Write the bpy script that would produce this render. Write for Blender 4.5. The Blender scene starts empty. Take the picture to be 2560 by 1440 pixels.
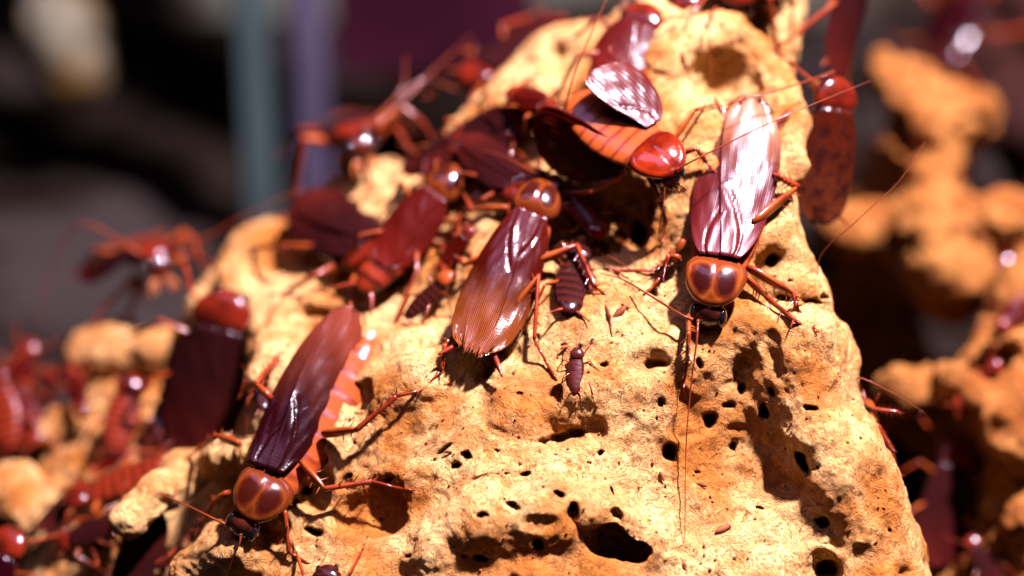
import bpy, math, random
import numpy as np
from mathutils import Vector, Matrix
from mathutils.bvhtree import BVHTree

# ------------------------------------------------------------------ scene, camera, lamps (1 unit = 1 cm)
SC = bpy.context.scene
COL = SC.collection
SC.unit_settings.scale_length = 0.01
FOCUS = 30.0
PITCH = math.radians(22)
FW = Vector((0, math.cos(PITCH), -math.sin(PITCH)))     # viewing direction
UP = Vector((0, math.sin(PITCH), math.cos(PITCH)))
RT = Vector((1, 0, 0))
CAM = -FOCUS * FW                                        # the focused point is the world origin
PXCM = 2560 / 18.0                                       # photo pixels per cm at the focus distance

cam_d = bpy.data.cameras.new("camera")
cam_d.lens = 60
cam_d.sensor_width = 36
cam_d.clip_start = 0.5
cam_d.clip_end = 2000
cam_d.dof.use_dof = True
cam_d.dof.focus_distance = FOCUS - 0.15
cam_d.dof.aperture_fstop = 0.045
cam = bpy.data.objects.new("camera", cam_d)
COL.objects.link(cam)
cam.location = CAM
cam.rotation_euler = (math.pi / 2 - PITCH, 0, 0)
SC.camera = cam

def L2W(u, v, w):
    """camera-aligned axes (right, up, away from the viewer; origin at the focused point) -> world"""
    return RT * u + UP * v + FW * w

world = bpy.data.worlds.new("World")
SC.world = world
world.use_nodes = True
bg = world.node_tree.nodes["Background"]
bg.inputs[0].default_value = (0.60, 0.24, 0.12, 1)
bg.inputs[1].default_value = 0.004

def lamp(name, kind, pos, target, energy, color, **kw):
    d = bpy.data.lights.new(name, kind)
    d.energy = energy
    d.color = color
    for k, val in kw.items():
        setattr(d, k, val)
    o = bpy.data.objects.new(name, d)
    COL.objects.link(o)
    o.location = pos
    o.rotation_euler = (Vector(target) - Vector(pos)).to_track_quat('-Z', 'Y').to_euler()
    return o

lamp("key_lamp", 'SPOT', L2W(22, 50, -27), L2W(0, 0.5, 2), 1180000, (1.0, 0.80, 0.98),
     spot_size=math.radians(150), spot_blend=0.3, shadow_soft_size=1.9)
lamp("overhead_tube", 'AREA', L2W(-6, 29, -18), L2W(0, 0, 1), 4000, (0.85, 0.50, 1.0),
     shape='RECTANGLE', size=34, size_y=10)
SC.view_settings.view_transform = 'Standard'
SC.view_settings.look = 'None'
SC.view_settings.exposure = 0.0
SC.view_settings.gamma = 1.0
SC.cycles.max_bounces = 6
SC.cycles.diffuse_bounces = 1
SC.cycles.glossy_bounces = 3
SC.cycles.transmission_bounces = 4
SC.cycles.sample_clamp_indirect = 4.0
SC.cycles.use_denoising = True

# ------------------------------------------------------------------ helpers
def uvw(px, py, w):
    k = (FOCUS + w) / FOCUS / PXCM
    return ((px - 1280) * k, -(py - 720) * k, w)

def P(px, py, w=0.0):
    return L2W(*uvw(px, py, w))

def hash3(ix, iy, iz, seed):
    h = (ix * 374761393 + iy * 668265263 + iz * 1274126177 + seed * 974711) & 0xFFFFFFFF
    h = ((h ^ (h >> 13)) * 1103515245) & 0xFFFFFFFF
    h = ((h ^ (h >> 16)) * 2246822519) & 0xFFFFFFFF
    return ((h ^ (h >> 15)) & 0xFFFFFF) / float(0xFFFFFF)

def vnoise(p, seed=0):
    i = np.floor(p).astype(np.int64)
    f = p - i
    f = f * f * (3 - 2 * f)
    r = 0
    for dx in (0, 1):
        for dy in (0, 1):
            for dz in (0, 1):
                wgt = (f[:, 0] if dx else 1 - f[:, 0]) * (f[:, 1] if dy else 1 - f[:, 1]) * (f[:, 2] if dz else 1 - f[:, 2])
                r = r + wgt * hash3(i[:, 0] + dx, i[:, 1] + dy, i[:, 2] + dz, seed)
    return r * 2 - 1

def fbm(p, octv=3, seed=0):
    r, a = 0, 1.0
    for k in range(octv):
        r = r + a * vnoise(p * (2.03 ** k) + 17.3 * k, seed + k)
        a *= 0.5
    return r

def sstep(a, b, x):
    t = np.clip((x - a) / (b - a), 0, 1)
    return t * t * (3 - 2 * t)

def smin(a, b, k):
    h = np.clip(0.5 + 0.5 * (b - a) / k, 0, 1)
    return b * (1 - h) + a * h - k * h * (1 - h)

def smax(a, b, k):
    return -smin(-a, -b, k)

def tag(o, label=None, cat=None, group=None, kind=None):
    for k, val in (("label", label), ("category", cat), ("group", group), ("kind", kind)):
        if val:
            o[k] = val
    return o

def obj(name, me, parent=None, mat=None):
    o = bpy.data.objects.new(name, me)
    COL.objects.link(o)
    if parent is not None:
        o.parent = parent
    if mat is not None and me is not None and not me.materials:
        me.materials.append(mat)
    return o

def mesh_np(name, V, F, smooth=True):
    """V (N,3) array, F (M,4) quads"""
    me = bpy.data.meshes.new(name)
    V = np.ascontiguousarray(V, dtype=np.float32)
    F = np.ascontiguousarray(F, dtype=np.int32)
    n = F.shape[1]
    me.vertices.add(len(V))
    me.vertices.foreach_set("co", V.ravel())
    me.loops.add(F.size)
    me.loops.foreach_set("vertex_index", F.ravel())
    me.polygons.add(len(F))
    me.polygons.foreach_set("loop_start", np.arange(0, F.size, n, dtype=np.int32))
    me.polygons.foreach_set("loop_total", np.full(len(F), n, dtype=np.int32))
    if smooth:
        me.polygons.foreach_set("use_smooth", np.ones(len(F), dtype=bool))
    me.update(calc_edges=True)
    me.validate()
    return me

# ------------------------------------------------------------------ driftwood: a solid grown from a field, then meshed
GX = np.arange(-400, 2961, 12.0)
GY = np.arange(-400, 1841, 12.0)

def tps_map(pts):
    """thin-plate surface of depth through the control points, on the coarse pixel grid"""
    p = np.array(pts, float)
    xy, z = p[:, :2] / 300.0, p[:, 2]
    def phi(d2):
        return 0.5 * d2 * np.log(d2 + 1e-9)
    n = len(p)
    A = np.zeros((n + 3, n + 3))
    A[:n, :n] = phi(((xy[:, None] - xy[None]) ** 2).sum(-1)) + np.eye(n) * 0.004
    A[:n, n] = 1; A[:n, n + 1:] = xy
    A[n, :n] = 1; A[n + 1:, :n] = xy.T
    c = np.linalg.solve(A, np.concatenate([z, [0, 0, 0]]))
    X, Y = np.meshgrid(GX / 300.0, GY / 300.0, indexing='ij')
    out = c[n] + c[n + 1] * X + c[n + 2] * Y
    for k in range(n):
        out += c[k] * phi((X - xy[k, 0]) ** 2 + (Y - xy[k, 1]) ** 2)
    return out

def poly_map(poly):
    """signed distance in pixels to the outline, positive outside"""
    q = np.array(poly, float)
    X, Y = np.meshgrid(GX, GY, indexing='ij')
    d = np.full(X.shape, 1e9)
    ins = np.zeros(X.shape, bool)
    for (x0, y0), (x1, y1) in zip(q, np.roll(q, -1, 0)):
        ex, ey = x1 - x0, y1 - y0
        t = np.clip(((X - x0) * ex + (Y - y0) * ey) / (ex * ex + ey * ey + 1e-9), 0, 1)
        d = np.minimum(d, np.hypot(X - x0 - t * ex, Y - y0 - t * ey))
        c = (y0 > Y) != (y1 > Y)
        ins ^= c & (X < x0 + (Y - y0) * ex / (ey if abs(ey) > 1e-9 else 1e-9))
    return np.where(ins, -d, d)

def bil(m, px, py):
    x = np.clip((px - GX[0]) / 12.0, 0, len(GX) - 1.001)
    y = np.clip((py - GY[0]) / 12.0, 0, len(GY) - 1.001)
    i = x.astype(np.int32); j = y.astype(np.int32)
    fx = x - i; fy = y - j
    return (m[i, j] * (1 - fx) + m[i + 1, j] * fx) * (1 - fy) + (m[i, j + 1] * (1 - fx) + m[i + 1, j + 1] * fx) * fy

def surface_nets(f, org, h):
    nx, ny, nz = f.shape
    s = f < 0
    cnt = np.zeros((nx - 1, ny - 1, nz - 1), np.int8)
    for dx in (0, 1):
        for dy in (0, 1):
            for dz in (0, 1):
                cnt += s[dx:nx - 1 + dx, dy:ny - 1 + dy, dz:nz - 1 + dz]
    ci, cj, ck = np.nonzero((cnt > 0) & (cnt < 8))
    idx = np.full(cnt.shape, -1, np.int32)
    idx[ci, cj, ck] = np.arange(len(ci))
    acc = np.zeros((len(ci), 3)); num = np.zeros(len(ci))
    C = [(a, b, c) for a in (0, 1) for b in (0, 1) for c in (0, 1)]
    val = {c: f[ci + c[0], cj + c[1], ck + c[2]] for c in C}
    for a in C:
        for ax in range(3):
            if a[ax] == 0:
                b = list(a); b[ax] = 1; b = tuple(b)
                va, vb = val[a], val[b]
                m = (va < 0) != (vb < 0)
                t = np.where(m, va / np.where(m, va - vb, 1), 0)
                p = np.array(a, float)[None].repeat(len(ci), 0)
                p[:, ax] = t
                acc += p * m[:, None]; num += m
    V = np.stack([ci, cj, ck], 1) + acc / num[:, None]
    V = V * h + np.array(org)
    quads = []
    for ax in range(3):
        a1, a2 = [(1, 2), (2, 0), (0, 1)][ax]
        sl0 = [slice(1, -1)] * 3; sl1 = [slice(1, -1)] * 3
        sl0[ax] = slice(0, -1); sl1[ax] = slice(1, None)
        s0, s1 = s[tuple(sl0)], s[tuple(sl1)]
        I = np.stack(np.nonzero(s0 != s1), 1)
        o = np.ones(3, int); o[ax] = 0
        I = I + o
        inside0 = s[I[:, 0], I[:, 1], I[:, 2]]
        e1 = np.zeros(3, int); e1[a1] = 1
        e2 = np.zeros(3, int); e2[a2] = 1
        def g(K):
            return idx[K[:, 0], K[:, 1], K[:, 2]]
        q = np.stack([g(I - e1 - e2), g(I - e2), g(I), g(I - e1)], 1)
        q[~inside0] = q[~inside0][:, ::-1]
        quads.append(q)
    Q = np.concatenate(quads)
    return V, Q[(Q >= 0).all(1)]

def subdivide(V, Q):
    E = np.concatenate([Q[:, [0, 1]], Q[:, [1, 2]], Q[:, [2, 3]], Q[:, [3, 0]]])
    Es = np.sort(E, 1).astype(np.int64)
    key = Es[:, 0] * len(V) + Es[:, 1]
    uk, inv = np.unique(key, return_inverse=True)
    ev = (V[uk // len(V)] + V[uk % len(V)]) / 2
    fc = V[Q].mean(1)
    n, m, k = len(V), len(uk), len(Q)
    e = inv.reshape(4, k).T + n
    c = np.arange(k) + n + m
    out = np.concatenate([np.stack([Q[:, i], e[:, i], c, e[:, i - 1]], 1) for i in range(4)])
    return np.concatenate([V, ev, fc]), out

def normals(V, Q):
    n = np.cross(V[Q[:, 2]] - V[Q[:, 0]], V[Q[:, 3]] - V[Q[:, 1]])
    N = np.zeros_like(V)
    for i in range(4):
        np.add.at(N, Q[:, i], n)
    return N / (np.linalg.norm(N, axis=1, keepdims=True) + 1e-12)

def smooth_verts(V, Q, it=1, lam=0.5):
    for _ in range(it):
        S = np.zeros_like(V); c = np.zeros(len(V))
        for i in range(4):
            for j in ((i + 1) % 4, (i - 1) % 4):
                np.add.at(S, Q[:, i], V[Q[:, j]]); np.add.at(c, Q[:, i], 1)
        V = V * (1 - lam) + lam * S / np.maximum(c, 1)[:, None]
    return V

def to_px(V):
    k = PXCM * FOCUS / (FOCUS + V[:, 2])
    return 1280 + V[:, 0] * k, 720 - V[:, 1] * k

def solid_wood(name, outline, depth_pts, lobes, caves, h, thick=5.0, subdiv=1, pits=(), amp=1.0, round_=0.6, taper=0.18, seed=0):
    """lobes / caves: chains of (px, py, offset from the face in cm, radius in cm). pits: (px, py, rx, ry, angle, depth)."""
    dm, sm = tps_map(depth_pts), poly_map(outline)
    q = np.array(outline, float)
    bx0, bx1, by0, by1 = q[:, 0].min(), q[:, 0].max(), q[:, 1].min(), q[:, 1].max()
    X, Y = np.meshgrid(GX, GY, indexing='ij')
    wsel = dm[(X > bx0) & (X < bx1) & (Y > by0) & (Y < by1)]
    w0, w1 = wsel.min() - 1.4, wsel.max() + thick * 0.6
    k1 = (FOCUS + w1) / FOCUS / PXCM
    kk0 = (FOCUS + w0) / FOCUS / PXCM
    u0 = min((bx0 - 1280) * k1, (bx0 - 1280) * kk0) - .3; u1 = max((bx1 - 1280) * k1, (bx1 - 1280) * kk0) + .3
    v0 = min(-(by1 - 720) * k1, -(by1 - 720) * kk0) - .3; v1 = max(-(by0 - 720) * k1, -(by0 - 720) * kk0) + .3
    us, vs, ws = np.arange(u0, u1, h), np.arange(v0, v1, h), np.arange(w0, w1, h)
    F = np.empty((len(us), len(vs), len(ws)), np.float32)
    U, Vv = np.meshgrid(us, vs, indexing='ij')
    for kz, w in enumerate(ws):
        s = PXCM * FOCUS / (FOCUS + w)
        px, py = 1280 + U * s, 720 - Vv * s
        d = bil(dm, px, py)
        o = bil(sm, px, py) / s
        f = smax((d - w) * 0.85, o + taper * np.maximum(w - d, 0), round_)
        F[:, :, kz] = smax(f, w - d - thick, 0.5)
    def capsule_field(chain, op):
        pts = []
        for (px, py, off, r) in chain:
            wf = float(bil(dm, np.array([px], float), np.array([py], float))[0]) + off
            pts.append((np.array(uvw(px, py, wf)), r))
        if len(pts) == 1:
            pts = pts * 2
        for (a, ra), (b, rb) in zip(pts[:-1], pts[1:]):
            m = max(ra, rb) * 1.3 + 0.5
            lo, hi = np.minimum(a, b) - m, np.maximum(a, b) + m
            i0 = max(int((lo[0] - u0) / h), 0); i1 = min(int((hi[0] - u0) / h) + 2, len(us))
            j0 = max(int((lo[1] - v0) / h), 0); j1 = min(int((hi[1] - v0) / h) + 2, len(vs))
            k0 = max(int((lo[2] - w0) / h), 0); k2 = min(int((hi[2] - w0) / h) + 2, len(ws))
            if i1 <= i0 or j1 <= j0 or k2 <= k0:
                continue
            A, B, Cc = np.meshgrid(us[i0:i1], vs[j0:j1], ws[k0:k2], indexing='ij')
            ab = b - a
            L = (ab * ab).sum() + 1e-9
            t = np.clip(((A - a[0]) * ab[0] + (B - a[1]) * ab[1] + (Cc - a[2]) * ab[2]) / L, 0, 1)
            dist = np.sqrt((A - a[0] - t * ab[0]) ** 2 + (B - a[1] - t * ab[1]) ** 2 + (Cc - a[2] - t * ab[2]) ** 2) - (ra + (rb - ra) * t)
            sub = F[i0:i1, j0:j1, k0:k2]
            F[i0:i1, j0:j1, k0:k2] = smin(sub, dist, 0.35) if op > 0 else smax(sub, -dist, 0.22)
    for c in lobes:
        capsule_field(c, 1)
    for c in caves:
        capsule_field(c, -1)
    F[0] = F[-1] = 1; F[:, 0] = F[:, -1] = 1; F[:, :, 0] = F[:, :, -1] = 1
    V, Q = surface_nets(F, (u0, v0, w0), h)
    V = smooth_verts(V, Q, 1, 0.5)
    for _ in range(subdiv):
        V, Q = subdivide(V, Q)
        V = smooth_verts(V, Q, 1, 0.5)
    N = normals(V, Q)
    d = 0.22 * fbm(V / 1.5 + 3.1, 2, seed)
    r = 1 - np.abs(vnoise(V / 0.75 + 9.7, seed + 5))
    d += 0.11 * (r - 0.6)
    d += 0.045 * fbm(V / 0.26, 3, seed + 11)
    g = vnoise(V / 0.5 + 40, seed + 23)
    d -= 0.12 * sstep(0.5, 0.85, g)                  # scattered hollows
    V = V + N * (d * amp)[:, None]
    if len(pits):
        N = normals(V, Q)
        px, py = to_px(V)
        jx = 9 * vnoise(V / 0.16 + 5, seed + 31); jy = 9 * vnoise(V / 0.16 + 77, seed + 32)
        near = N[:, 2] < 0.15
        D = np.zeros(len(V))
        for (cx, cy, rx, ry, ang, dep) in pits:
            ca, sa = math.cos(math.radians(ang)), math.sin(math.radians(ang))
            x, y = (px - cx) * 1.2 + jx, (py - cy) * 1.2 + jy
            a = (x * ca + y * sa) / rx; b = (-x * sa + y * ca) / ry
            D = np.maximum(D, dep * sstep(1.15, 0.55, np.sqrt(a * a + b * b)) * near)
        V = V + D[:, None] * np.array([0.10, 0.0, 1.0])
    W = V[:, :1] * np.array(RT) + V[:, 1:2] * np.array(UP) + V[:, 2:3] * np.array(FW)
    return W, Q
# ------------------------------------------------------------------ materials
def nodes_of(name):
    m = bpy.data.materials.new(name)
    m.use_nodes = True
    nt = m.node_tree
    nt.nodes.clear()
    out = nt.nodes.new("ShaderNodeOutputMaterial")
    return m, nt, out

def N_(nt, kind, **kw):
    n = nt.nodes.new(kind)
    for k, val in kw.items():
        if k.startswith("i_"):
            key = k[2:].replace("_", " ")
            n.inputs[key].default_value = val
        else:
            setattr(n, k, val)
    return n

def ramp(nt, fac, stops, interp='LINEAR'):
    r = nt.nodes.new("ShaderNodeValToRGB")
    r.color_ramp.interpolation = interp
    el = r.color_ramp.elements
    el[0].position, el[0].color = stops[0][0], (*stops[0][1], 1)
    el[1].position, el[1].color = stops[-1][0], (*stops[-1][1], 1)
    for p_, c in stops[1:-1]:
        e = el.new(p_); e.color = (*c, 1)
    nt.links.new(fac, r.inputs[0])
    return r.outputs[0]

def mixc(nt, fac, a, b, mode='MIX'):
    n = nt.nodes.new("ShaderNodeMix")
    n.data_type = 'RGBA'; n.blend_type = mode
    for sock, val in ((n.inputs[0], fac), (n.inputs[6], a), (n.inputs[7], b)):
        if hasattr(val, "links"):
            nt.links.new(val, sock)
        else:
            sock.default_value = val if isinstance(val, (int, float)) else (*val, 1)
    return n.outputs[2]

def mth(nt, op, a, b=0.0, c=None):
    n = nt.nodes.new("ShaderNodeMath")
    n.operation = op
    for i, val in enumerate((a, b) if c is None else (a, b, c)):
        if hasattr(val, "links"):
            nt.links.new(val, n.inputs[i])
        else:
            n.inputs[i].default_value = val
    return n.outputs[0]

def wood_material(name, light, mid, dark, bump=0.5, rough=0.85):
    m, nt, out = nodes_of(name)
    co = nt.nodes.new("ShaderNodeTexCoord").outputs["Object"]
    def noise(scale, detail=4, rgh=0.6, vec=co, dist=0.0):
        n = N_(nt, "ShaderNodeTexNoise", i_Scale=scale, i_Detail=detail, i_Roughness=rgh, i_Distortion=dist)
        nt.links.new(vec, n.inputs["Vector"])
        return n.outputs["Fac"]
    # fine nap: noise stretched along a direction that itself wanders
    warp = N_(nt, "ShaderNodeTexNoise", i_Scale=0.9, i_Detail=3.0)
    nt.links.new(co, warp.inputs["Vector"])
    wv = N_(nt, "ShaderNodeVectorMath", operation='SCALE', i_Scale=2.6)
    nt.links.new(warp.outputs["Color"], wv.inputs[0])
    addv = N_(nt, "ShaderNodeVectorMath", operation='ADD')
    nt.links.new(co, addv.inputs[0]); nt.links.new(wv.outputs[0], addv.inputs[1])
    mp = N_(nt, "ShaderNodeMapping")
    mp.inputs["Rotation"].default_value = (0.3, 0.5, 0.7)
    mp.inputs["Scale"].default_value = (1.2, 3.4, 1.5)
    nt.links.new(addv.outputs[0], mp.inputs[0])
    fib = noise(7.0, 5, 0.7, mp.outputs[0])
    grit = noise(18, 3, 0.6)
    big = noise(0.55, 4, 0.6)
    blot = noise(1.5, 5, 0.68, dist=0.6)
    speck = noise(6.5, 3, 0.55)
    col = ramp(nt, big, [(0.38, mid), (0.58, light)])
    col = mixc(nt, ramp(nt, blot, [(0.47, (0, 0, 0)), (0.68, (0.95,) * 3)]), col, mid)
    col = mixc(nt, ramp(nt, blot, [(0.24, (0.85,) * 3), (0.42, (0, 0, 0))]), col, dark)
    col = mixc(nt, ramp(nt, fib, [(0.34, (0.9,) * 3), (0.58, (0, 0, 0))]), col, tuple(c * 0.55 for c in mid))
    col = mixc(nt, ramp(nt, speck, [(0.22, (0.8,) * 3), (0.33, (0, 0, 0))]), col, dark)
    b = N_(nt, "ShaderNodeBsdfPrincipled", i_Roughness=rough)
    b.inputs["Specular IOR Level"].default_value = 0.06
    nt.links.new(col, b.inputs["Base Color"])
    hgt = mth(nt, 'ADD', mth(nt, 'MULTIPLY', fib, 0.8), mth(nt, 'MULTIPLY', grit, 0.35))
    hgt = mth(nt, 'ADD', hgt, mth(nt, 'MULTIPLY', speck, 0.5))
    bp = N_(nt, "ShaderNodeBump", i_Strength=bump, i_Distance=0.09)
    nt.links.new(hgt, bp.inputs["Height"])
    nt.links.new(bp.outputs[0], b.inputs["Normal"])
    nt.links.new(b.outputs[0], out.inputs[0])
    return m

M_WOOD = wood_material("driftwood_tan", (0.73, 0.485, 0.185), (0.37, 0.132, 0.023), (0.06, 0.013, 0.003), 1.0)
M_WOOD2 = wood_material("driftwood_honey", (0.38, 0.175, 0.042), (0.20, 0.065, 0.012), (0.03, 0.008, 0.003), 0.9)

# ------------------------------------------------------------------ the big driftwood block
MAIN_OUT = [(20, 1560), (40, 1300), (60, 1120), (110, 1040), (185, 1000), (165, 910), (175, 860), (230, 815), (300, 812), (350, 832),
            (410, 822), (440, 800), (470, 720), (520, 650), (600, 570), (700, 510), (790, 455), (830, 430), (900, 420), (960, 382),
            (1020, 385), (1060, 395), (1085, 365), (1100, 310), (1160, 255), (1210, 212), (1260, 158), (1330, 100), (1420, 55),
            (1500, 38), (1560, 5), (1600, -90), (2012, -90), (2008, 100), (2002, 220), (2008, 330), (1996, 430), (2008, 500),
            (2035, 580), (2052, 660), (2075, 740), (2082, 775), (2112, 830), (2142, 900), (2167, 990), (2192, 1060), (2236, 1180),
            (2272, 1270), (2322, 1350), (2347, 1440), (2380, 1560)]
MAIN_PTS = [(1600, -60, 4.5), (1800, -60, 5), (2000, -60, 5.2), (1500, 50, 5), (1350, 120, 5.5), (1250, 200, 5.5), (1400, 220, 4.2),
            (1550, 200, 3.2), (1700, 200, 2.8), (1800, 100, 3.2), (1800, 220, 3.0), (1950, 100, 4.0), (1950, 250, 2.2), (1980, 350, 1.8),
            (1120, 330, 5.2), (1250, 330, 4.2), (1400, 350, 3), (1550, 420, 2.0), (1700, 330, 1.8), (1850, 350, 1.3), (1980, 450, 1.2),
            (1100, 420, 4.6), (950, 420, 6), (830, 460, 6.3), (1000, 520, 4.4), (1200, 480, 3.1), (1400, 480, 2.3), (1560, 560, 1.9),
            (1700, 560, 1.0), (1850, 560, 0.7), (2000, 560, 0.9), (700, 540, 7.2), (600, 620, 7.0), (700, 640, 6.0), (800, 620, 5.2), (950, 680, 3.9),
            (1100, 640, 2.8), (1250, 640, 1.9), (1400, 650, 1.5), (1550, 680, 0.9), (1700, 720, 0.4), (1850, 720, 0.3), (2030, 700, 0.8),
            (480, 780, 6.2), (600, 760, 5.0), (700, 820, 3.6), (800, 780, 3.3), (950, 800, 2.3), (1100, 830, 1.3), (1250, 850, 0.8),
            (1400, 850, 0.4), (1550, 850, 0.1), (1700, 850, 0), (1850, 850, -.1), (1980, 850, -.2), (2080, 850, .3), (230, 860, 7.8),
            (350, 870, 7.5), (450, 900, 6.8), (550, 950, 6.0), (650, 930, 2.6), (750, 950, 2.0), (900, 950, 1.0), (1050, 950, 0.6),
            (1250, 1000, 0.2), (1450, 1000, 0), (1650, 1000, -.1), (1850, 1000, 0.1), (1950, 1000, -.3), (2080, 1000, -.3), (2150, 1000, .2),
            (100, 1100, 7.5), (250, 1050, 7), (400, 1050, 6.3), (550, 1080, 5.5), (650, 1100, 1.6), (750, 1100, 1.0), (900, 1120, .4),
            (1100, 1120, 0.1), (1300, 1150, -.1), (1500, 1150, -.2), (1700, 1150, -.1), (1900, 1200, 0.2), (2050, 1150, -.5), (2200, 1150, 0),
            (60, 1250, 6.5), (200, 1200, 6), (400, 1200, 4.2), (500, 1250, 4.0), (600, 1230, 2.4), (700, 1250, .9), (850, 1250, .4),
            (1000, 1270, 0.0), (1200, 1250, -.4), (1400, 1250, -.5), (1600, 1250, -.3), (1800, 1250, -.2), (1950, 1300, -.1), (2100, 1280, -.6),
            (2270, 1300, 0), (60, 1420, 5), (250, 1400, 4), (350, 1320, 3.4), (500, 1330, 2.6), (650, 1380, .6), (850, 1400, -.2),
            (1050, 1400, -.5), (1250, 1400, -.8), (1450, 1420, -.8), (1650, 1420, -.7), (1850, 1420, -.5), (2050, 1420, -.6),
            (2250, 1420, -.4), (2350, 1440, 0), (200, 1560, 4), (800, 1560, -.3), (1500, 1560, -1), (2300, 1560, -.3)]
MAIN_LOBES = [
    [(1640, 210, .1, .20), (1670, 150, -.1, .28), (1740, 100, -.15, .34), (1820, 90, -.15, .36), (1890, 130, -.15, .36), (1940, 200, -.1, .34), (1975, 300, 0, .3), (1985, 420, .05, .3)],
    [(1900, 830, .25, .45), (2000, 860, .25, .5), (2060, 930, .3, .45)],
    [(1980, 950, .3, .36), (2030, 1080, .34, .36), (2085, 1200, .34, .36), (2140, 1320, .34, .36)],
    [(1080, 1370, .15, .42), (1200, 1310, .15, .42), (1350, 1290, .15, .38), (1440, 1300, .2, .35)],
    [(1390, 1232, .1, .28), (1480, 1280, .05, .30), (1580, 1325, .05, .30), (1650, 1370, .1, .3)],
    [(1260, 960, .2, .3), (1290, 1020, .2, .36), (1330, 1050, .22, .3)],
    [(720, 800, -.1, .35), (680, 880, -.1, .38), (660, 950, 0, .35), (700, 900, 0, .4)],
    [(800, 770, 0, .35), (880, 800, .1, .3)],
    [(330, 1300, -2.2, .30), (400, 1235, -2.0, .34), (470, 1180, -1.8, .33), (560, 1145, -1.6, .36), (650, 1150, -.3, .4)],
    [(540, 1350, -.9, .35), (600, 1370, -.5, .4), (450, 1420, -1.3, .35)],
    [(1000, 1230, .2, .3), (1060, 1180, .2, .3), (1130, 1140, .2, .26)],
    [(960, 990, .2, .3), (1050, 950, .1, .3), (1140, 900, .1, .32)],
    [(1020, 850, .1, .22), (1080, 830, .1, .22)],
    [(1700, 420, .05, .3), (1760, 330, .05, .3), (1830, 290, .1, .25)],
    [(230, 880, .1, .55), (300, 870, .1, .55), (400, 880, .1, .45)],
    [(90, 1080, -.6, .35), (140, 1050, -.4, .35)], [(40, 1200, -1.2, .6), (60, 1280, -1.2, .5)],
    [(600, 700, .2, .5), (700, 600, .2, .5)], [(1180, 340, .1, .3), (1350, 240, .1, .35)],
    [(1300, 980, .2, .25), (1550, 960, .25, .3), (1660, 900, .25, .3)],
]
MAIN_CAVES = [
    [(490, 930, .2, .8), (540, 1010, .2, .9), (590, 1080, .2, .7)], [(530, 1000, 1.6, 1.2)],
    [(480, 1270, -.2, .6), (545, 1250, -.1, .6), (430, 1330, .1, .55)], [(510, 1290, 1.0, 1.0)],
    [(340, 1390, -.3, .5), (390, 1340, -.2, .45)],
    [(1560, 500, .1, .42), (1580, 560, .2, .35)], [(1480, 540, .2, .3)], [(1590, 600, .15, .22)],
    [(1760, 235, .12, .33), (1790, 225, .2, .3)],
    [(1790, 300, .1, .25)],
    [(1930, 650, .1, .22), (1905, 670, .2, .2)],
    [(1880, 722, .05, .12), (1950, 742, .05, .17), (2030, 762, .08, .20), (2110, 785, .15, .24)],
    [(1430, 1290, .05, .22), (1510, 1335, .15, .28), (1600, 1365, .1, .24)], [(1560, 1350, .5, .4)],
    [(1400, 1080, -.08, .28), (1450, 1070, -.05, .24)],
    [(1590, 915, -.06, .2), (1650, 905, -.06, .2)],
    [(1845, 950, .12, .2), (1850, 920, .1, .16)],
    [(905, 985, .15, .24)],
    [(940, 1270, -.05, .42), (880, 1290, .1, .3)], [(800, 1200, .15, .25), (780, 1240, .2, .3)],  # first chain is carved in place of a cast shadow
    [(640, 1330, .1, .35), (700, 1330, .15, .25)],
    [(2040, 1425, .1, .28), (2000, 1440, .1, .2)],
    [(1390, 135, .15, .25)], [(1070, 880, .1, .22)], [(1050, 790, .3, .25)],
    [(870, 480, .1, .2)],
    [(1390, 580, .25, .4), (1440, 720, .2, .3)], [(1460, 530, .15, .42)], [(1500, 630, .3, .35)], [(1300, 560, .4, .4)],  # hollows added to darken the wood where the lifted wings' shadow belongs
    [(150, 1180, -.4, .4), (200, 1260, -.2, .5), (180, 1350, 0, .5)],
    [(1870, 40, .2, .4)], [(1800, 200, -.15, .4), (1860, 250, -.15, .35)],
]
rng = random.Random(5)
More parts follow.
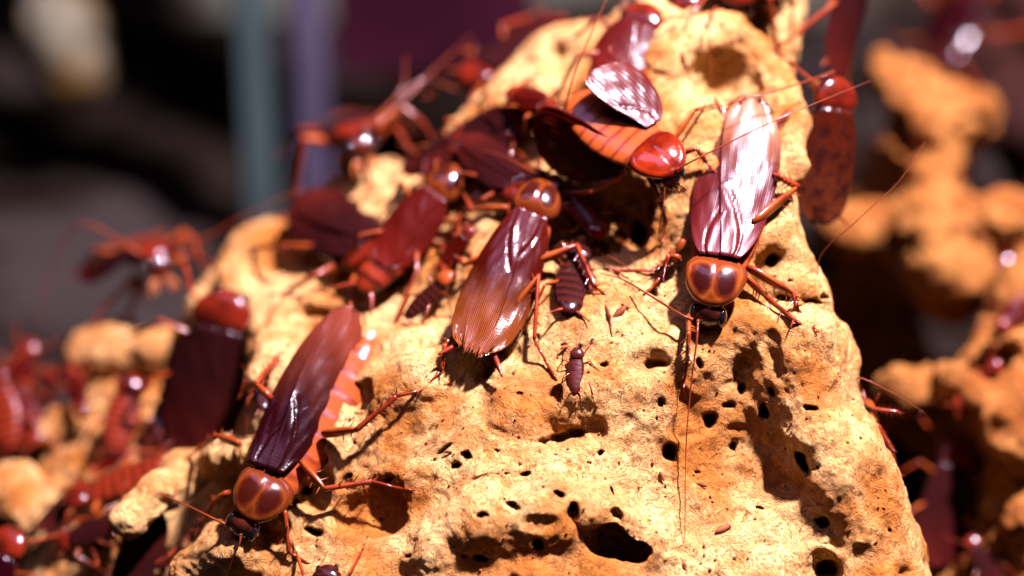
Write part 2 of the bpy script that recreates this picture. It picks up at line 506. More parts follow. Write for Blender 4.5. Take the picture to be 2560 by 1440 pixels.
PITS = [(1775, 1050, 20, 26, 0, .5), (1675, 1132, 24, 26, 30, .55), (1500, 1135, 13, 11, 0, .3), (1530, 1228, 11, 14, 0, .35), (1832, 1116, 10, 15, 20, .3),
        (1912, 1030, 14, 26, -10, .4), (2008, 1158, 16, 40, -20, .5), (2028, 1018, 22, 8, 10, .25), (1752, 908, 9, 15, 10, .3), (1655, 1008, 10, 10, 0, .2),
        (1345, 1362, 14, 12, 0, .35), (1200, 1397, 18, 9, 0, .3), (1165, 1140, 16, 10, 0, .35), (1110, 1125, 30, 7, -35, .2),
        (1310, 1188, 12, 8, 20, .25), (1282, 1266, 24, 11, 10, .3), (1203, 1290, 18, 10, 0, .25), (1140, 1165, 12, 10, 0, .25),
        (1300, 985, 10, 8, 0, .1), (1510, 912, 14, 12, 0, .2), (1390, 1100, 60, 14, -8, .3), (1440, 1085, 30, 22, 0, .3), (1390, 985, 18, 34, 10, .25),
        (1640, 910, 40, 16, -10, .2), (1850, 975, 12, 22, 0, .4), (1822, 1012, 20, 10, 0, .3), (2055, 1310, 22, 20, 0, .2), (2070, 1425, 40, 26, 0, .4),
        (1395, 1240, 14, 7, 30, .3), (1430, 1280, 20, 24, 20, .4), (1635, 730, 12, 12, 0, .25), (1690, 650, 8, 8, 0, .15), (1545, 600, 26, 40, 10, .6), (1600, 585, 22, 40, 0, .5),
        (1500, 560, 16, 22, 0, .4), (1440, 545, 14, 18, 0, .3), (1450, 870, 8, 6, 0, .15), (1410, 868, 14, 5, 0, .1), (785, 1330, 30, 12, 20, .3), (970, 1195, 18, 9, -10, .2),
        (1960, 745, 26, 8, 10, .3), (2030, 755, 30, 9, 12, .35), (1930, 700, 10, 8, 0, .2), (1975, 700, 8, 6, 0, .15), (2060, 740, 10, 8, 0, .2), (1935, 648, 24, 20, -30, .5),
        (880, 985, 22, 34, 20, .5), (800, 1150, 20, 22, 0, .4), (770, 1225, 16, 14, 0, .3), (735, 1255, 10, 9, 0, .25), (870, 1190, 10, 8, 0, .15),
        (1540, 1290, 18, 20, 0, .2), (1930, 985, 9, 16, 0, .2), (1745, 1180, 8, 8, 0, .15), (1900, 1270, 12, 6, 0, .15)]
for _ in range(50):
    x, y = rng.uniform(700, 2250), rng.uniform(560, 1440)
    PITS.append((x, y, rng.uniform(3, 9), rng.uniform(2.5, 5), rng.uniform(0, 180), rng.uniform(.06, .16)))

WV, WQ = solid_wood("driftwood", MAIN_OUT, MAIN_PTS, MAIN_LOBES, MAIN_CAVES, 0.075, 5.0, 1, PITS, 1.0, 0.55, 0.18, 3)
wood_me = mesh_np("driftwood", WV, WQ)
WOOD = obj("driftwood", wood_me, None, M_WOOD)
tag(WOOD, "large pale tan driftwood block full of holes that the sharp cockroaches climb", "driftwood", "pieces of driftwood")
bvh = BVHTree.FromPolygons([tuple(v) for v in WV], [tuple(q) for q in WQ])
del WV, WQ

def hit(px, py):
    d = (P(px, py, 5) - CAM).normalized()
    loc, nrm, i, dist = bvh.ray_cast(CAM, d)
    if loc is None:
        return None
    return (loc - CAM).dot(FW) - FOCUS

def S(px, py, h=0.0, default=None):
    """point over the wood seen at that place of the frame, h cm in front of it"""
    w = hit(px, py)
    if w is None:
        w = default if default is not None else 1.0
    return P(px, py, w - h)
# ------------------------------------------------------------------ cockroach materials
def shell_mat(name, build, rough=0.25, coat=0.6, transl=0.0, bump=None, spec=0.10, coat_rough=0.12, bdist=0.012):
    m, nt, out = nodes_of(name)
    b = N_(nt, "ShaderNodeBsdfPrincipled", i_Roughness=rough, i_IOR=1.55)
    b.inputs["Coat Weight"].default_value = coat
    b.inputs["Coat Roughness"].default_value = coat_rough
    b.inputs["Specular IOR Level"].default_value = spec
    uv = nt.nodes.new("ShaderNodeUVMap").outputs[0]
    sep = nt.nodes.new("ShaderNodeSeparateXYZ")
    nt.links.new(uv, sep.inputs[0])
    col, hgt, alpha = build(nt, sep.outputs[0], sep.outputs[1])
    if hasattr(col, "links"):
        nt.links.new(col, b.inputs["Base Color"])
    else:
        b.inputs["Base Color"].default_value = (*col, 1)
    if hgt is not None:
        bp = N_(nt, "ShaderNodeBump", i_Strength=0.5, i_Distance=bdist)
        nt.links.new(hgt, bp.inputs["Height"])
        nt.links.new(bp.outputs[0], b.inputs["Normal"])
        nt.links.new(bp.outputs[0], b.inputs["Coat Normal"])
    sh = b.outputs[0]
    if transl > 0:
        t = nt.nodes.new("ShaderNodeBsdfTranslucent")
        if hasattr(col, "links"):
            nt.links.new(col, t.inputs[0])
        else:
            t.inputs[0].default_value = (*col, 1)
        mx = N_(nt, "ShaderNodeMixShader", i_Fac=transl)
        nt.links.new(sh, mx.inputs[1]); nt.links.new(t.outputs[0], mx.inputs[2])
        sh = mx.outputs[0]
    nt.links.new(sh, out.inputs[0])
    return m

def obj_noise(nt, scale, detail=3):
    n = N_(nt, "ShaderNodeTexNoise", i_Scale=scale, i_Detail=detail)
    ad = N_(nt, "ShaderNodeVectorMath", operation='ADD')
    nt.links.new(nt.nodes.new("ShaderNodeTexCoord").outputs["Object"], ad.inputs[0])
    nt.links.new(mth(nt, 'MULTIPLY', nt.nodes.new("ShaderNodeObjectInfo").outputs["Random"], 37.0), ad.inputs[1])
    nt.links.new(ad.outputs[0], n.inputs["Vector"])
    return n.outputs["Fac"]

def wing_mat(name, base, tip, t0, t1, rough=0.3, coat=0.5, transl=0.25, vein=26.0, vdark=0.55, patch=None, spec=0.10):
    def build(nt, u, v):
        ns = obj_noise(nt, 2.2, 4)
        s = mth(nt, 'ADD', u, mth(nt, 'MULTIPLY', mth(nt, 'SUBTRACT', ns, 0.5), 0.30))
        col = ramp(nt, s, [(t0, base), ((t0 + t1) / 2, tuple((a + b_) / 2 * .8 for a, b_ in zip(base, tip))), (t1, tip)])
        if patch:
            col = mixc(nt, ramp(nt, obj_noise(nt, 3.5, 4), [(0.45, (0, 0, 0)), (0.62, (1, 1, 1))]), col, patch)
        wv = mth(nt, 'SINE', mth(nt, 'MULTIPLY', mth(nt, 'ADD', v, mth(nt, 'MULTIPLY', ns, 0.03)), vein * 6.2832))
        ln = ramp(nt, wv, [(0.0, (1, 1, 1)), (0.45, (0, 0, 0))])
        fade = ramp(nt, u, [(0.12, (0.12,) * 3), (0.5, (1, 1, 1))])
        line = mixc(nt, 1.0, ln, fade, 'MULTIPLY')
        col = mixc(nt, mth(nt, 'MULTIPLY', line, vdark), col, tuple(c * 0.35 for c in base))
        cross = mth(nt, 'SINE', mth(nt, 'MULTIPLY', u, 330.0))
        h = mth(nt, 'SUBTRACT', mth(nt, 'MULTIPLY', mth(nt, 'MULTIPLY', wv, 0.32), fade), mth(nt, 'MULTIPLY', cross, -0.03))
        h = mth(nt, 'ADD', h, mth(nt, 'MULTIPLY', obj_noise(nt, 9, 3), 0.7))
        return col, h, None
    return shell_mat(name, build, rough, coat, transl, spec=spec, bdist=0.011)

W_SHEEN = wing_mat("wing_red_brown_pale_tip", (0.085, 0.005, 0.004), (0.42, 0.15, 0.05), 0.55, 0.85, 0.40, 0.3, 0.22, 24, 0.75, spec=.38)
W_DARK = wing_mat("wing_dark_mahogany", (0.014, 0.001, 0.002), (0.24, 0.045, 0.018), 0.36, 0.92, 0.19, 0.22, 0.25, 30, 0.65)
W_ORANGE = wing_mat("wing_orange_tip", (0.055, 0.003, 0.001), (0.25, 0.062, 0.010), 0.42, 0.75, 0.19, 0.45, 0.3, 24, 0.8, spec=.25)
W_BLACK = wing_mat("wing_blackish", (0.016, 0.003, 0.003), (0.05, 0.006, 0.004), 0.4, 1.0, 0.18, 0.05, 0.1, 20, 0.2)
W_BELLY = wing_mat("wing_brown_mottled", (0.045, 0.006, 0.002), (0.08, 0.018, 0.006), 0.2, 0.9, 0.2, 0.8, 0.2, 12, 0.3, patch=(0.02, 0.004, 0.003))
W_MAROON = wing_mat("wing_maroon", (0.040, 0.002, 0.001), (0.075, 0.005, 0.002), 0.3, 1.0, 0.20, 0.25, 0.25, 12, 0.2)
W_RED = wing_mat("wing_red_lifted", (0.055, 0.003, 0.002), (0.085, 0.005, 0.002), 0.1, 0.9, 0.34, 0.15, 0.2, 12, 0.2)

def pron_mask(nt, u, v):
    """amber shield with two dark blotches and a pale rim"""
    def ell(cx, cy, rx, ry):
        a = mth(nt, 'DIVIDE', mth(nt, 'SUBTRACT', u, cx), rx)
        b = mth(nt, 'DIVIDE', mth(nt, 'SUBTRACT', v, cy), ry)
        return mth(nt, 'ADD', mth(nt, 'MULTIPLY', a, a), mth(nt, 'MULTIPLY', b, b))
    d = mth(nt, 'MINIMUM', ell(0.30, 0.60, 0.17, 0.24), ell(0.70, 0.60, 0.17, 0.24))
    d = mth(nt, 'ADD', d, mth(nt, 'MULTIPLY', mth(nt, 'SUBTRACT', obj_noise(nt, 4, 5), 0.5), 2.2))
    col = ramp(nt, mth(nt, 'MULTIPLY', d, 0.4), [(0.24, (0.022, 0.003, 0.002)), (0.42, (0.075, 0.010, 0.003)), (0.70, (0.17, 0.040, 0.005)), (0.98, (0.11, 0.020, 0.003))])
    rim = ell(0.5, 0.5, 0.5, 0.5)
    col = mixc(nt, ramp(nt, rim, [(0.80, (0, 0, 0)), (0.97, (0.7,) * 3)]), col, (0.14, 0.022, 0.006))
    return col, mth(nt, 'MULTIPLY', obj_noise(nt, 7, 3), 0.5), None

def plain(c1, c2, sc=3.0, b=0.3):
    def build(nt, u, v):
        n = obj_noise(nt, sc, 4)
        return ramp(nt, n, [(0.38, c1), (0.62, c2)]), mth(nt, 'MULTIPLY', obj_noise(nt, sc * 3, 3), b), None
    return build

def banded(c_pale, c_dark, wdt=0.72):
    def build(nt, u, v):
        fr = mth(nt, 'FRACT', mth(nt, 'MULTIPLY', v, 9.0))
        fr = mth(nt, 'ADD', fr, mth(nt, 'MULTIPLY', mth(nt, 'SUBTRACT', obj_noise(nt, 4, 3), 0.5), 0.5))
        col = ramp(nt, fr, [(0.05, c_dark), (0.3, c_pale), (wdt, c_pale), (0.97, c_dark)])
        return col, mth(nt, 'MULTIPLY', obj_noise(nt, 8, 3), 0.6), None
    return build

def pron_dull(nt, u, v):
    col, h, _ = pron_mask(nt, u, v)
    return mixc(nt, 0.45, col, (0.030, 0.004, 0.001)), h, None

P_DULL = shell_mat("shield_dark_blotched", pron_dull, 0.24, 0.6)
P_MASK = shell_mat("shield_amber_blotched", pron_mask, 0.26, 0.6)
N_BROWN = shell_mat("nymph_plain_red_brown", plain((0.025, 0.003, 0.002), (0.045, 0.006, 0.003), 2.0, .4), 0.3, 0.3)
P_DEEP = shell_mat("shield_dark_red", plain((0.040, 0.004, 0.002), (0.11, 0.009, 0.003), 2.0, .8), 0.2, 0.5)
P_RED = shell_mat("shield_deep_red", plain((0.07, 0.004, 0.001), (0.17, 0.014, 0.002), 2.0, 1.2), 0.18, 1.0, coat_rough=0.06)
A_AMBER = shell_mat("abdomen_amber_banded", banded((0.24, 0.045, 0.008), (0.11, 0.016, 0.004), 0.8), 0.28, 0.5)
A_RED = shell_mat("abdomen_red_banded", banded((0.14, 0.015, 0.004), (0.035, 0.004, 0.002), 0.6), 0.33, 0.25)
A_BELLY = shell_mat("abdomen_brown_mottled", banded((0.085, 0.015, 0.005), (0.015, 0.003, 0.002), 0.5), 0.25, 0.8)
A_DARK = shell_mat("abdomen_dark_banded", banded((0.030, 0.005, 0.003), (0.008, 0.002, 0.002), 0.5), 0.2, 0.5)
HEAD_M = shell_mat("head_dark", plain((0.018, 0.004, 0.003), (0.05, 0.009, 0.004), 4, 0.3), 0.14, 1.0, coat_rough=0.05)
EYE_M = shell_mat("eye_black", plain((0.004, 0.003, 0.003), (0.006, 0.004, 0.004)), 0.08, 1.0, coat_rough=0.03)
LEG_M = shell_mat("leg_amber_red", plain((0.16, 0.022, 0.004), (0.26, 0.055, 0.008), 2.5, 0.4), 0.28, 0.5, 0.12)
TIB_M = shell_mat("leg_dark_red", plain((0.12, 0.012, 0.004), (0.22, 0.032, 0.007), 3.0, 0.4), 0.3, 0.5, 0.08)
ANT_M = shell_mat("antenna_brown", plain((0.11, 0.018, 0.006), (0.17, 0.03, 0.009), 2.0, 0.2), 0.35, 0.3)
MOUTH_M = shell_mat("mouthpart_amber", plain((0.30, 0.07, 0.015), (0.42, 0.13, 0.03), 5.0, 0.2), 0.3, 0.4)
WET_M = shell_mat("wet_whitish", plain((0.50, 0.34, 0.28), (0.66, 0.54, 0.48), 6.0, 0.4), 0.12, 1.0, 0.3)

# ------------------------------------------------------------------ mesh bits
class MB:
    def __init__(s):
        s.v, s.f, s.uv = [], [], []
    def grid(s, rows, closed=False, uvs=None):
        """rows: list of lists of points"""
        n, m = len(rows), len(rows[0])
        o = len(s.v)
        for i, r in enumerate(rows):
            for j, p in enumerate(r):
                s.v.append(tuple(p))
                s.uv.append(uvs[i][j] if uvs else (i / max(n - 1, 1), j / max(m - 1, 1)))
        for i in range(n - 1):
            for j in range(m if closed else m - 1):
                k = (j + 1) % m
                s.f.append((o + i * m + j, o + i * m + k, o + (i + 1) * m + k, o + (i + 1) * m + j))
        return o
    def tube(s, pts, rad, n=8, flat=1.0, cap=True, side=None):
        pts = [Vector(p) for p in pts]
        if not hasattr(rad, '__len__'):
            rad = [rad] * len(pts)
        t0 = (pts[1] - pts[0]).normalized()
        a = Vector(side) if side is not None else (Vector((0, 0, 1)) if abs(t0.z) < 0.8 else Vector((1, 0, 0)))
        rows, tot = [], len(pts)
        a = (a - t0 * a.dot(t0)).normalized()
        for i, p in enumerate(pts):
            t = (pts[min(i + 1, tot - 1)] - pts[max(i - 1, 0)]).normalized()
            a = (a - t * a.dot(t))
            a = a.normalized() if a.length > 1e-6 else t.orthogonal().normalized()
            b = t.cross(a)
            rows.append([p + a * (math.cos(q) * rad[i]) + b * (math.sin(q) * rad[i] * flat) for q in (2 * math.pi * j / n for j in range(n))])
        if cap:
            rows = [[pts[0]] * n] + rows + [[pts[-1]] * n]
        s.grid(rows, True)
    def ball(s, c, r, M=None, n=10, m=14):
        c = Vector(c)
        rows = []
        for i in range(n + 1):
            th = math.pi * i / n
            row = []
            for j in range(m):
                ph = 2 * math.pi * j / m
                p = Vector((r[0] * math.sin(th) * math.cos(ph), r[1] * math.cos(th), r[2] * math.sin(th) * math.sin(ph)))
                row.append(c + (M @ p if M else p))
            rows.append(row)
        s.grid(rows, True)
    def build(s, name, mat, parent=None, smooth=True):
        me = bpy.data.meshes.new(name)
        me.from_pydata(s.v, [], s.f)
        uvl = me.uv_layers.new(name="UVMap")
        li = np.empty(len(me.loops), np.int32)
        me.loops.foreach_get("vertex_index", li)
        uvl.data.foreach_set("uv", np.array(s.uv, np.float32)[li].ravel())
        if smooth:
            me.polygons.foreach_set("use_smooth", np.ones(len(me.polygons), bool))
        me.update()
        return obj(name, me, parent, mat)

def lerp_pts(tab, x):
    return float(np.interp(x, [a for a, b in tab], [b for a, b in tab]))

def cubic(tab, x):
    """smooth interpolation through table points (monotone-ish Catmull-Rom)"""
    xs = [a for a, b in tab]; ys = [b for a, b in tab]
    x = min(max(x, xs[0]), xs[-1])
    i = 0
    while i < len(xs) - 2 and x > xs[i + 1]:
        i += 1
    h = xs[i + 1] - xs[i]
    t = (x - xs[i]) / h
    m0 = (ys[i + 1] - ys[max(i - 1, 0)]) / (xs[i + 1] - xs[max(i - 1, 0)]) * h
    m1 = (ys[min(i + 2, len(xs) - 1)] - ys[i]) / (xs[min(i + 2, len(xs) - 1)] - xs[i]) * h
    return (2 * t ** 3 - 3 * t ** 2 + 1) * ys[i] + (t ** 3 - 2 * t ** 2 + t) * m0 + (-2 * t ** 3 + 3 * t ** 2) * ys[i + 1] + (t ** 3 - t ** 2) * m1

def spline(pts, n):
    """Catmull-Rom through 3-D points, n samples"""
    pts = [Vector(p) for p in pts]
    if len(pts) == 2:
        return [pts[0].lerp(pts[1], i / (n - 1)) for i in range(n)]
    out = []
    m = len(pts) - 1
    for i in range(n):
        x = i / (n - 1) * m
        k = min(int(x), m - 1)
        t = x - k
        p1, p2 = pts[k], pts[k + 1]
        p0 = pts[k - 1] if k > 0 else 2 * p1 - p2
        p3 = pts[k + 2] if k + 2 <= m else 2 * p2 - p1
        out.append(0.5 * ((2 * p1) + (p2 - p0) * t + (2 * p0 - 5 * p1 + 4 * p2 - p3) * t * t + (3 * p1 - p0 - 3 * p2 + p3) * t ** 3))
    return out

LAT = [(0, .34), (.05, .45), (.15, .58), (.3, .68), (.5, .74), (.68, .72), (.82, .63), (.92, .49), (.97, .37), (1, .22)]
MED = [(0, .02), (.15, -.06), (.3, -.16), (.5, -.28), (.7, -.36), (.85, -.38), (.94, -.34), (1, -.20)]

def wing_mesh(side, length, wid, arch, lift, ns=44, nt_=26, y0=0.85, z0=0.60, ragged=0.0, seed=0, z_tip=-0.18):
    """leathery fore wing; side=+1 right, -1 left; lies along -Y, with a raised clavus furrow and vein ribs"""
    rr = random.Random(seed)
    rag = [rr.uniform(-1, 1) for _ in range(nt_ + 1)]
    top, uvs = [], []
    for i in range(ns + 1):
        s = i / ns
        s_ = 1 - (1 - s) ** 1.25
        row, ur = [], []
        xl, xm = cubic(LAT, s_) * wid, cubic(MED, s_) * wid
        for j in range(nt_ + 1):
            t = j / nt_
            x = xm + (xl - xm) * t
            y = y0 - s_ * length * (1 + ragged * 0.035 * rag[j] * s_ ** 8 - 0.02 * s_ ** 6 * (2 * t - 1) ** 2)
            z = z0 + lift + z_tip * s_ - arch * (x / (.74 * wid)) ** 2 * (0.35 + 0.65 * min(1, s_ * 6 + .3))
            tc = 0.12 + 0.55 * (1 - (s_ / 0.42) ** 1.4) if s_ < 0.42 else -1
            if tc > 0:
                z -= 0.026 * math.exp(-((t - tc) / 0.05) ** 2) - 0.012 * math.exp(-((t - tc + .14) / 0.10) ** 2)
            z += 0.0018 * math.sin(t * 2 * math.pi * 8) * min(1, s_ * 2)
            z += 0.02 * math.sin(s_ * 5 + t * 3 + seed) * s_ + (0.013 * math.sin(11 * s_ + 5 * t + 2 * seed) * math.sin(7 * t + 4 * s_ + seed) + .008 * math.sin(23 * s_ - 9 * t + seed) * math.sin(13 * t + seed)) * min(1, 4 * s_)
            row.append(Vector((side * x, y, z)))
            ur.append((s_, t))
        top.append(row); uvs.append(ur)
    mb = MB()
    o1 = mb.grid(top if side > 0 else top, False, uvs)
    o2 = mb.grid([[p - Vector((0, 0, 0.014)) for p in r] for r in top], False, uvs)
    W = nt_ + 1
    ring = [i * W for i in range(ns + 1)] + [ns * W + j for j in range(1, W)] + [i * W + W - 1 for i in range(ns - 1, -1, -1)] + list(range(W - 2, 0, -1))
    for a, b in zip(ring, ring[1:] + ring[:1]):
        mb.f.append((o1 + a, o1 + b, o2 + b, o2 + a))
    return mb

def frame_from(f, up):
    f = f.normalized()
    r = f.cross(up).normalized()
    u = r.cross(f)
    return Matrix((r, f, u)).transposed()

FEM_R = {0: .10, 1: .115, 2: .13}

def build_leg(root, M, hip, knee, ankle, tip, kind, sc, spines=True, res=8):
    """leg (coxa + femur) > tibia with spines, tarsus. All joints in world space."""
    Mi = M.inverted()
    h, k, a, t = [Mi @ Vector(p) for p in (hip, knee, ankle, tip)]
    mb = MB()
    d = k - h
    r = FEM_R[kind]
    nmid = Vector((0, 0, 1))
    mb.tube([h, h + d * .12, h + d * .35, h + d * .7, h + d * .93, k], [r * .7, r * .9, r, r * .8, r * .5, r * .42], res, 0.55, True, d.cross(nmid).cross(d) if d.cross(nmid).length > 1e-4 else None)
    if spines:
        rr = random.Random(int(abs(h.x * 100) + kind * 7))
        for i in range(4):
            q = .45 + .13 * i
            p0 = h + d * q
            dd = (nmid * rr.uniform(-.7, .2) + d.cross(nmid).normalized() * rr.choice((-1, 1)) + d.normalized() * .5).normalized()
            mb.tube([p0 + dd * r * .3, p0 + dd * (r * .5 + .09), p0 + dd * (r * .5 + .13)], [.013, .008, .002], 4, 1, False)
    leg = mb.build("leg", LEG_M, root)
    mb = MB()
    d = a - k
    n0 = d.cross(nmid).normalized() if d.cross(nmid).length > 1e-4 else Vector((1, 0, 0))
    n1 = n0.cross(d).normalized()
    rt = .048 + .008 * kind
    mb.tube([k - d.normalized() * .02, k + d * .06, k + d * .5, k + d * .95, a], [rt * 1.0, rt * 1.15, rt, rt * 1.1, rt * .8], res, .75)
    if spines:
        rr = random.Random(int(abs(k.x * 313) + kind))
        cnt = (7, 9, 14)[kind]
        for i in range(cnt):
            q = .15 + .83 * i / (cnt - 1)
            ang = (i % 3) * 2.1 + rr.uniform(-.3, .3)
            dd = (n0 * math.cos(ang) + n1 * math.sin(ang) + d.normalized() * .75).normalized()
            p0 = k + d * q
            L = rr.uniform(.14, .24)
            mb.tube([p0, p0 + dd * L * .6, p0 + dd * L], [.018, .011, .002], 4, 1, False)
    tib = mb.build("tibia", TIB_M, leg)
    mb = MB()
    d = t - a
    sag = Vector((0, 0, -.04))
    pts = [a, a + d * .45, a + d * .46, a + d * .65, a + d * .66, a + d * .82, a + d * .83, t]
    pts = [p + sag * (4 * (i / 7) * (1 - i / 7)) for i, p in enumerate(pts)]
    mb.tube(pts, [.03, .024, .03, .024, .029, .022, .027, .016], 6)
    cl = (d.normalized() + Vector((0, 0, -.6))).normalized()
    sd = d.cross(nmid).normalized() if d.cross(nmid).length > 1e-4 else Vector((1, 0, 0))
    for q in (-1, 1):
        mb.tube([t, t + (cl + sd * q * .6) * .05, t + (cl * 1.2 + sd * q * .5) * .08], [.012, .008, .002], 4, 1, False)
    mb.build("tarsus", TIB_M, leg)

def build_antenna(root, M, pts, sc, r0=0.024, n=40, mat=None):
    Mi = M.inverted()
    q = spline([Mi @ Vector(p) for p in pts], n)
    mb = MB()
    mb.tube(q, [r0 * (1.35 if i < 2 else 1) * (1 - .72 * i / (n - 1)) * (1 + .10 * (i % 2)) for i in range(n)], 6)
    return mb.build("antenna", mat or ANT_M, root)

LEGDEF = [((.22, 1.00), (.62, 1.45), (.95, 1.95), (1.1, 2.3)), ((.27, .45), (1.0, .65), (1.45, .15), (1.75, -.1)), ((.27, -.1), (.95, -.75), (1.35, -1.85), (1.5, -2.4))]

def roach(label, head, tail, up=(0, .5, -1), wings='folded', wmat=None, pmat=None, amat=None, legs=None, antennae=(), width=1.0,
          lod=0, tilt_head=1.15, seed=1, skip_legs=(), leg_drop=0.5, head_turn=0.0, wing_specs=(), ragged=0.6, name="cockroach", cat="cockroach",
          group="cockroaches swarming over the driftwood", wing_len=1.0, wing_twist=(0.0, 0.0), cerci=True, body_len=1.0, eye=True, zflat=1.0, wing_slide=0.0, wing_wid=1.0, pron_len=1.0, lumpy=False):
    """head / tail are world points on the animal's mid line (front of the head, wing or body tip)"""
    head, tail = Vector(head), Vector(tail)
    upw = L2W(*up)
    R = frame_from(head - tail, upw)
    s = (head - tail).length / 4.0
    M = Matrix.Translation((head + tail) / 2) @ R.to_4x4() @ Matrix.Diagonal((s * width, s, s, 1)) @ Matrix.Translation((0, 0.1, -0.30))
    root = bpy.data.objects.new(name, None)
    COL.objects.link(root)
    root.matrix_world = M
    tag(root, label, cat, group)
    hi = lod == 0
    # ---- abdomen and thorax: one continuous segmented body
    mb = MB()
    prof = [(-1.75, .05), (-1.7, .18), (-1.55, .33), (-1.3, .46), (-.9, .58), (-.4, .64), (.1, .62), (.6, .52), (1.0, .40), (1.25, .24), (1.3, .1)]
    nb = 64 if hi else 34
    rows = []
    uvr = []
    for i in range(nb + 1):
        y = -1.75 + 3.05 * i / nb
        w = cubic(prof, y)
        v = (y + 1.75) / 3.05
        seg = (v * 9) % 1.0
        rib = 1 + (.035 + (.03 if lumpy else 0) * (.5 + .5 * math.sin(9 * math.pi * 2 * v))) * (1 - seg) * (1 if y < .8 else 0)
        row = []
        ur = []
        nn = 20 if hi else 12
        for j in range(nn):
            q = 2 * math.pi * j / nn
            x = math.cos(q) * w * rib
            z = .27 + math.sin(q) * (.17 if math.sin(q) > 0 else .20) * min(1, w / .42) * rib * zflat
            row.append((x, y * body_len, z))
            ur.append((j / nn, v))
        rows.append(row); uvr.append(ur)
    mb.grid(rows, True, uvr)
    mb.build("abdomen", amat or A_AMBER, root)
    # ---- pronotum
    mb = MB()
    nr, na = (12, 36) if hi else (7, 20)
    rows, uvr = [], []
    for i in range(nr + 1):
        r = i / nr
        row, ur = [], []
        for j in range(na):
            q = 2 * math.pi * j / na
            cx, cy = math.cos(q), math.sin(q)
            x = .53 * (abs(cx) ** .86) * (1 if cx > 0 else -1) * r * (1 - .20 * cy)
            y = 1.15 + pron_len * (.53 if cy > 0 else .42) * (abs(cy) ** .9) * (1 if cy > 0 else -1) * r
            z = .40 + .23 * math.sqrt(max(0, 1 - (r * .985) ** 2)) + .03 * math.exp(-((r - .93) / .06) ** 2) - .10 * max(0, (y - 1.2)) ** 1.2
            if hi:
                z -= .018 * math.exp(-(x / .05) ** 2) * (1 if y > 1.0 else .5)
            row.append((x, y, z)); ur.append((.5 + .5 * cx * r, .5 + .5 * cy * r))
        rows.append(row); uvr.append(ur)
    for (rr_, zz) in ((.96, .36), (.5, .33), (.01, .33)):
        rows.append([(p[0] * rr_, 1.17 + (p[1] - 1.17) * rr_, zz) for p in rows[nr]])
        uvr.append(uvr[nr])
    mb.grid(rows, True, uvr)
    mb.build("pronotum", pmat or P_MASK, root)
    # ---- head with eyes, mouthparts
    hm = Matrix.Translation((0, 1.42, .36)) @ Matrix.Rotation(head_turn, 4, 'Z') @ Matrix.Rotation(-tilt_head, 4, 'X')
    def H(p):
        return hm @ Vector(p)
    mb = MB()
    rows = []
    nh, ma = (14, 20) if hi else (8, 12)
    for i in range(nh + 1):
        q = i / nh
        wx = cubic([(0, .02), (.08, .16), (.3, .29), (.55, .30), (.8, .2), (.95, .12), (1, .03)], q)
        wz = cubic([(0, .02), (.08, .10), (.3, .19), (.6, .20), (.85, .13), (1, .03)], q)
        c = Vector((0, .02 + .55 * q, .02 - .14 * q * q))
        rows.append([H(c + Vector((wx * math.cos(a), 0, wz * math.sin(a)))) for a in (2 * math.pi * j / ma for j in range(ma))])
    mb.grid(rows, True)
    hd = mb.build("head", HEAD_M, root)
    if eye:
        for sd in (-1, 1):
            mb = MB()
            mb.ball(H((sd * .245, .27, .05)), (.085, .15, .13), hm.to_3x3(), 8, 12)
            mb.build("eye", EYE_M, hd)
    if lod < 2:
        mb = MB()
        for sd in (-1, 1):
            for L, x0 in ((1.0, .13), (.7, .05)):
                mb.tube([H((sd * x0, .50, -.10)), H((sd * (x0 + .12 * L), .62, -.16)), H((sd * (x0 + .16 * L), .70 * 1, -.30)), H((sd * (x0 + .08), .72, -.36 * L))], [.03, .026, .028, .015], 5)
        mb.build("palps", MOUTH_M, hd)
    # ---- wings
    if wings in ('folded', 'short'):
        L = (2.95 if wings == 'folded' else 1.9) * wing_len
        for sd, lift in ((1, 0.0), (-1, .035)):
            res = (52, 34) if hi else (24, 14)
            w = wing_mesh(sd, L, wing_wid, .22, lift, res[0], res[1], ragged=ragged, seed=seed + sd, z_tip=-.16)
            tw = wing_twist[0 if sd > 0 else 1]
            if tw or wing_slide:
                T = Matrix.Translation((wing_slide, .85, .5)) @ Matrix.Rotation(tw, 4, 'Z') @ Matrix.Translation((0, -.85, -.5))
                w.v = [tuple(T @ Vector(p)) for p in w.v]
            w.build("wing", wmat or W_SHEEN, root)
    for (sd, base, tip_, nup, wsc, mat, ln) in wing_specs:
        w = wing_mesh(sd, 2.95, 1.0, .16, 0, 52, 34, y0=0, z0=0, ragged=0.2, seed=seed + sd, z_tip=0)
        base, tip_ = Vector(base), Vector(tip_)
        Rw = frame_from(base - tip_, L2W(*nup))
        sw = (base - tip_).length / 2.95
        T = M.inverted() @ (Matrix.Translation(base) @ Rw.to_4x4() @ Matrix.Diagonal((sw * wsc, sw, sw, 1)) @ Matrix.Translation((-.15 * sd, 0, 0)))
        w.v = [tuple(T @ Vector(p)) for p in w.v]
        w.build("wing", mat, root)
    # ---- cerci
    if cerci and lod < 2:
        for sd in (-1, 1):
            mb = MB()
            q = spline([(sd * .16, -1.55 * body_len, .26), (sd * .42, -1.75 * body_len, .30), (sd * .72, -2.05 * body_len, .36)], 14 if hi else 6)
            n = len(q)
            mb.tube(q, [(.05 * (1 - .2 * i / n) if i % 2 else .062 * (1 - .2 * i / n)) * (1 if i < n - 4 else (n - i) / 4.5) + .004 for i in range(n)], 7)
            mb.build("cercus", TIB_M, root)
    # ---- legs
    legs = legs or {}
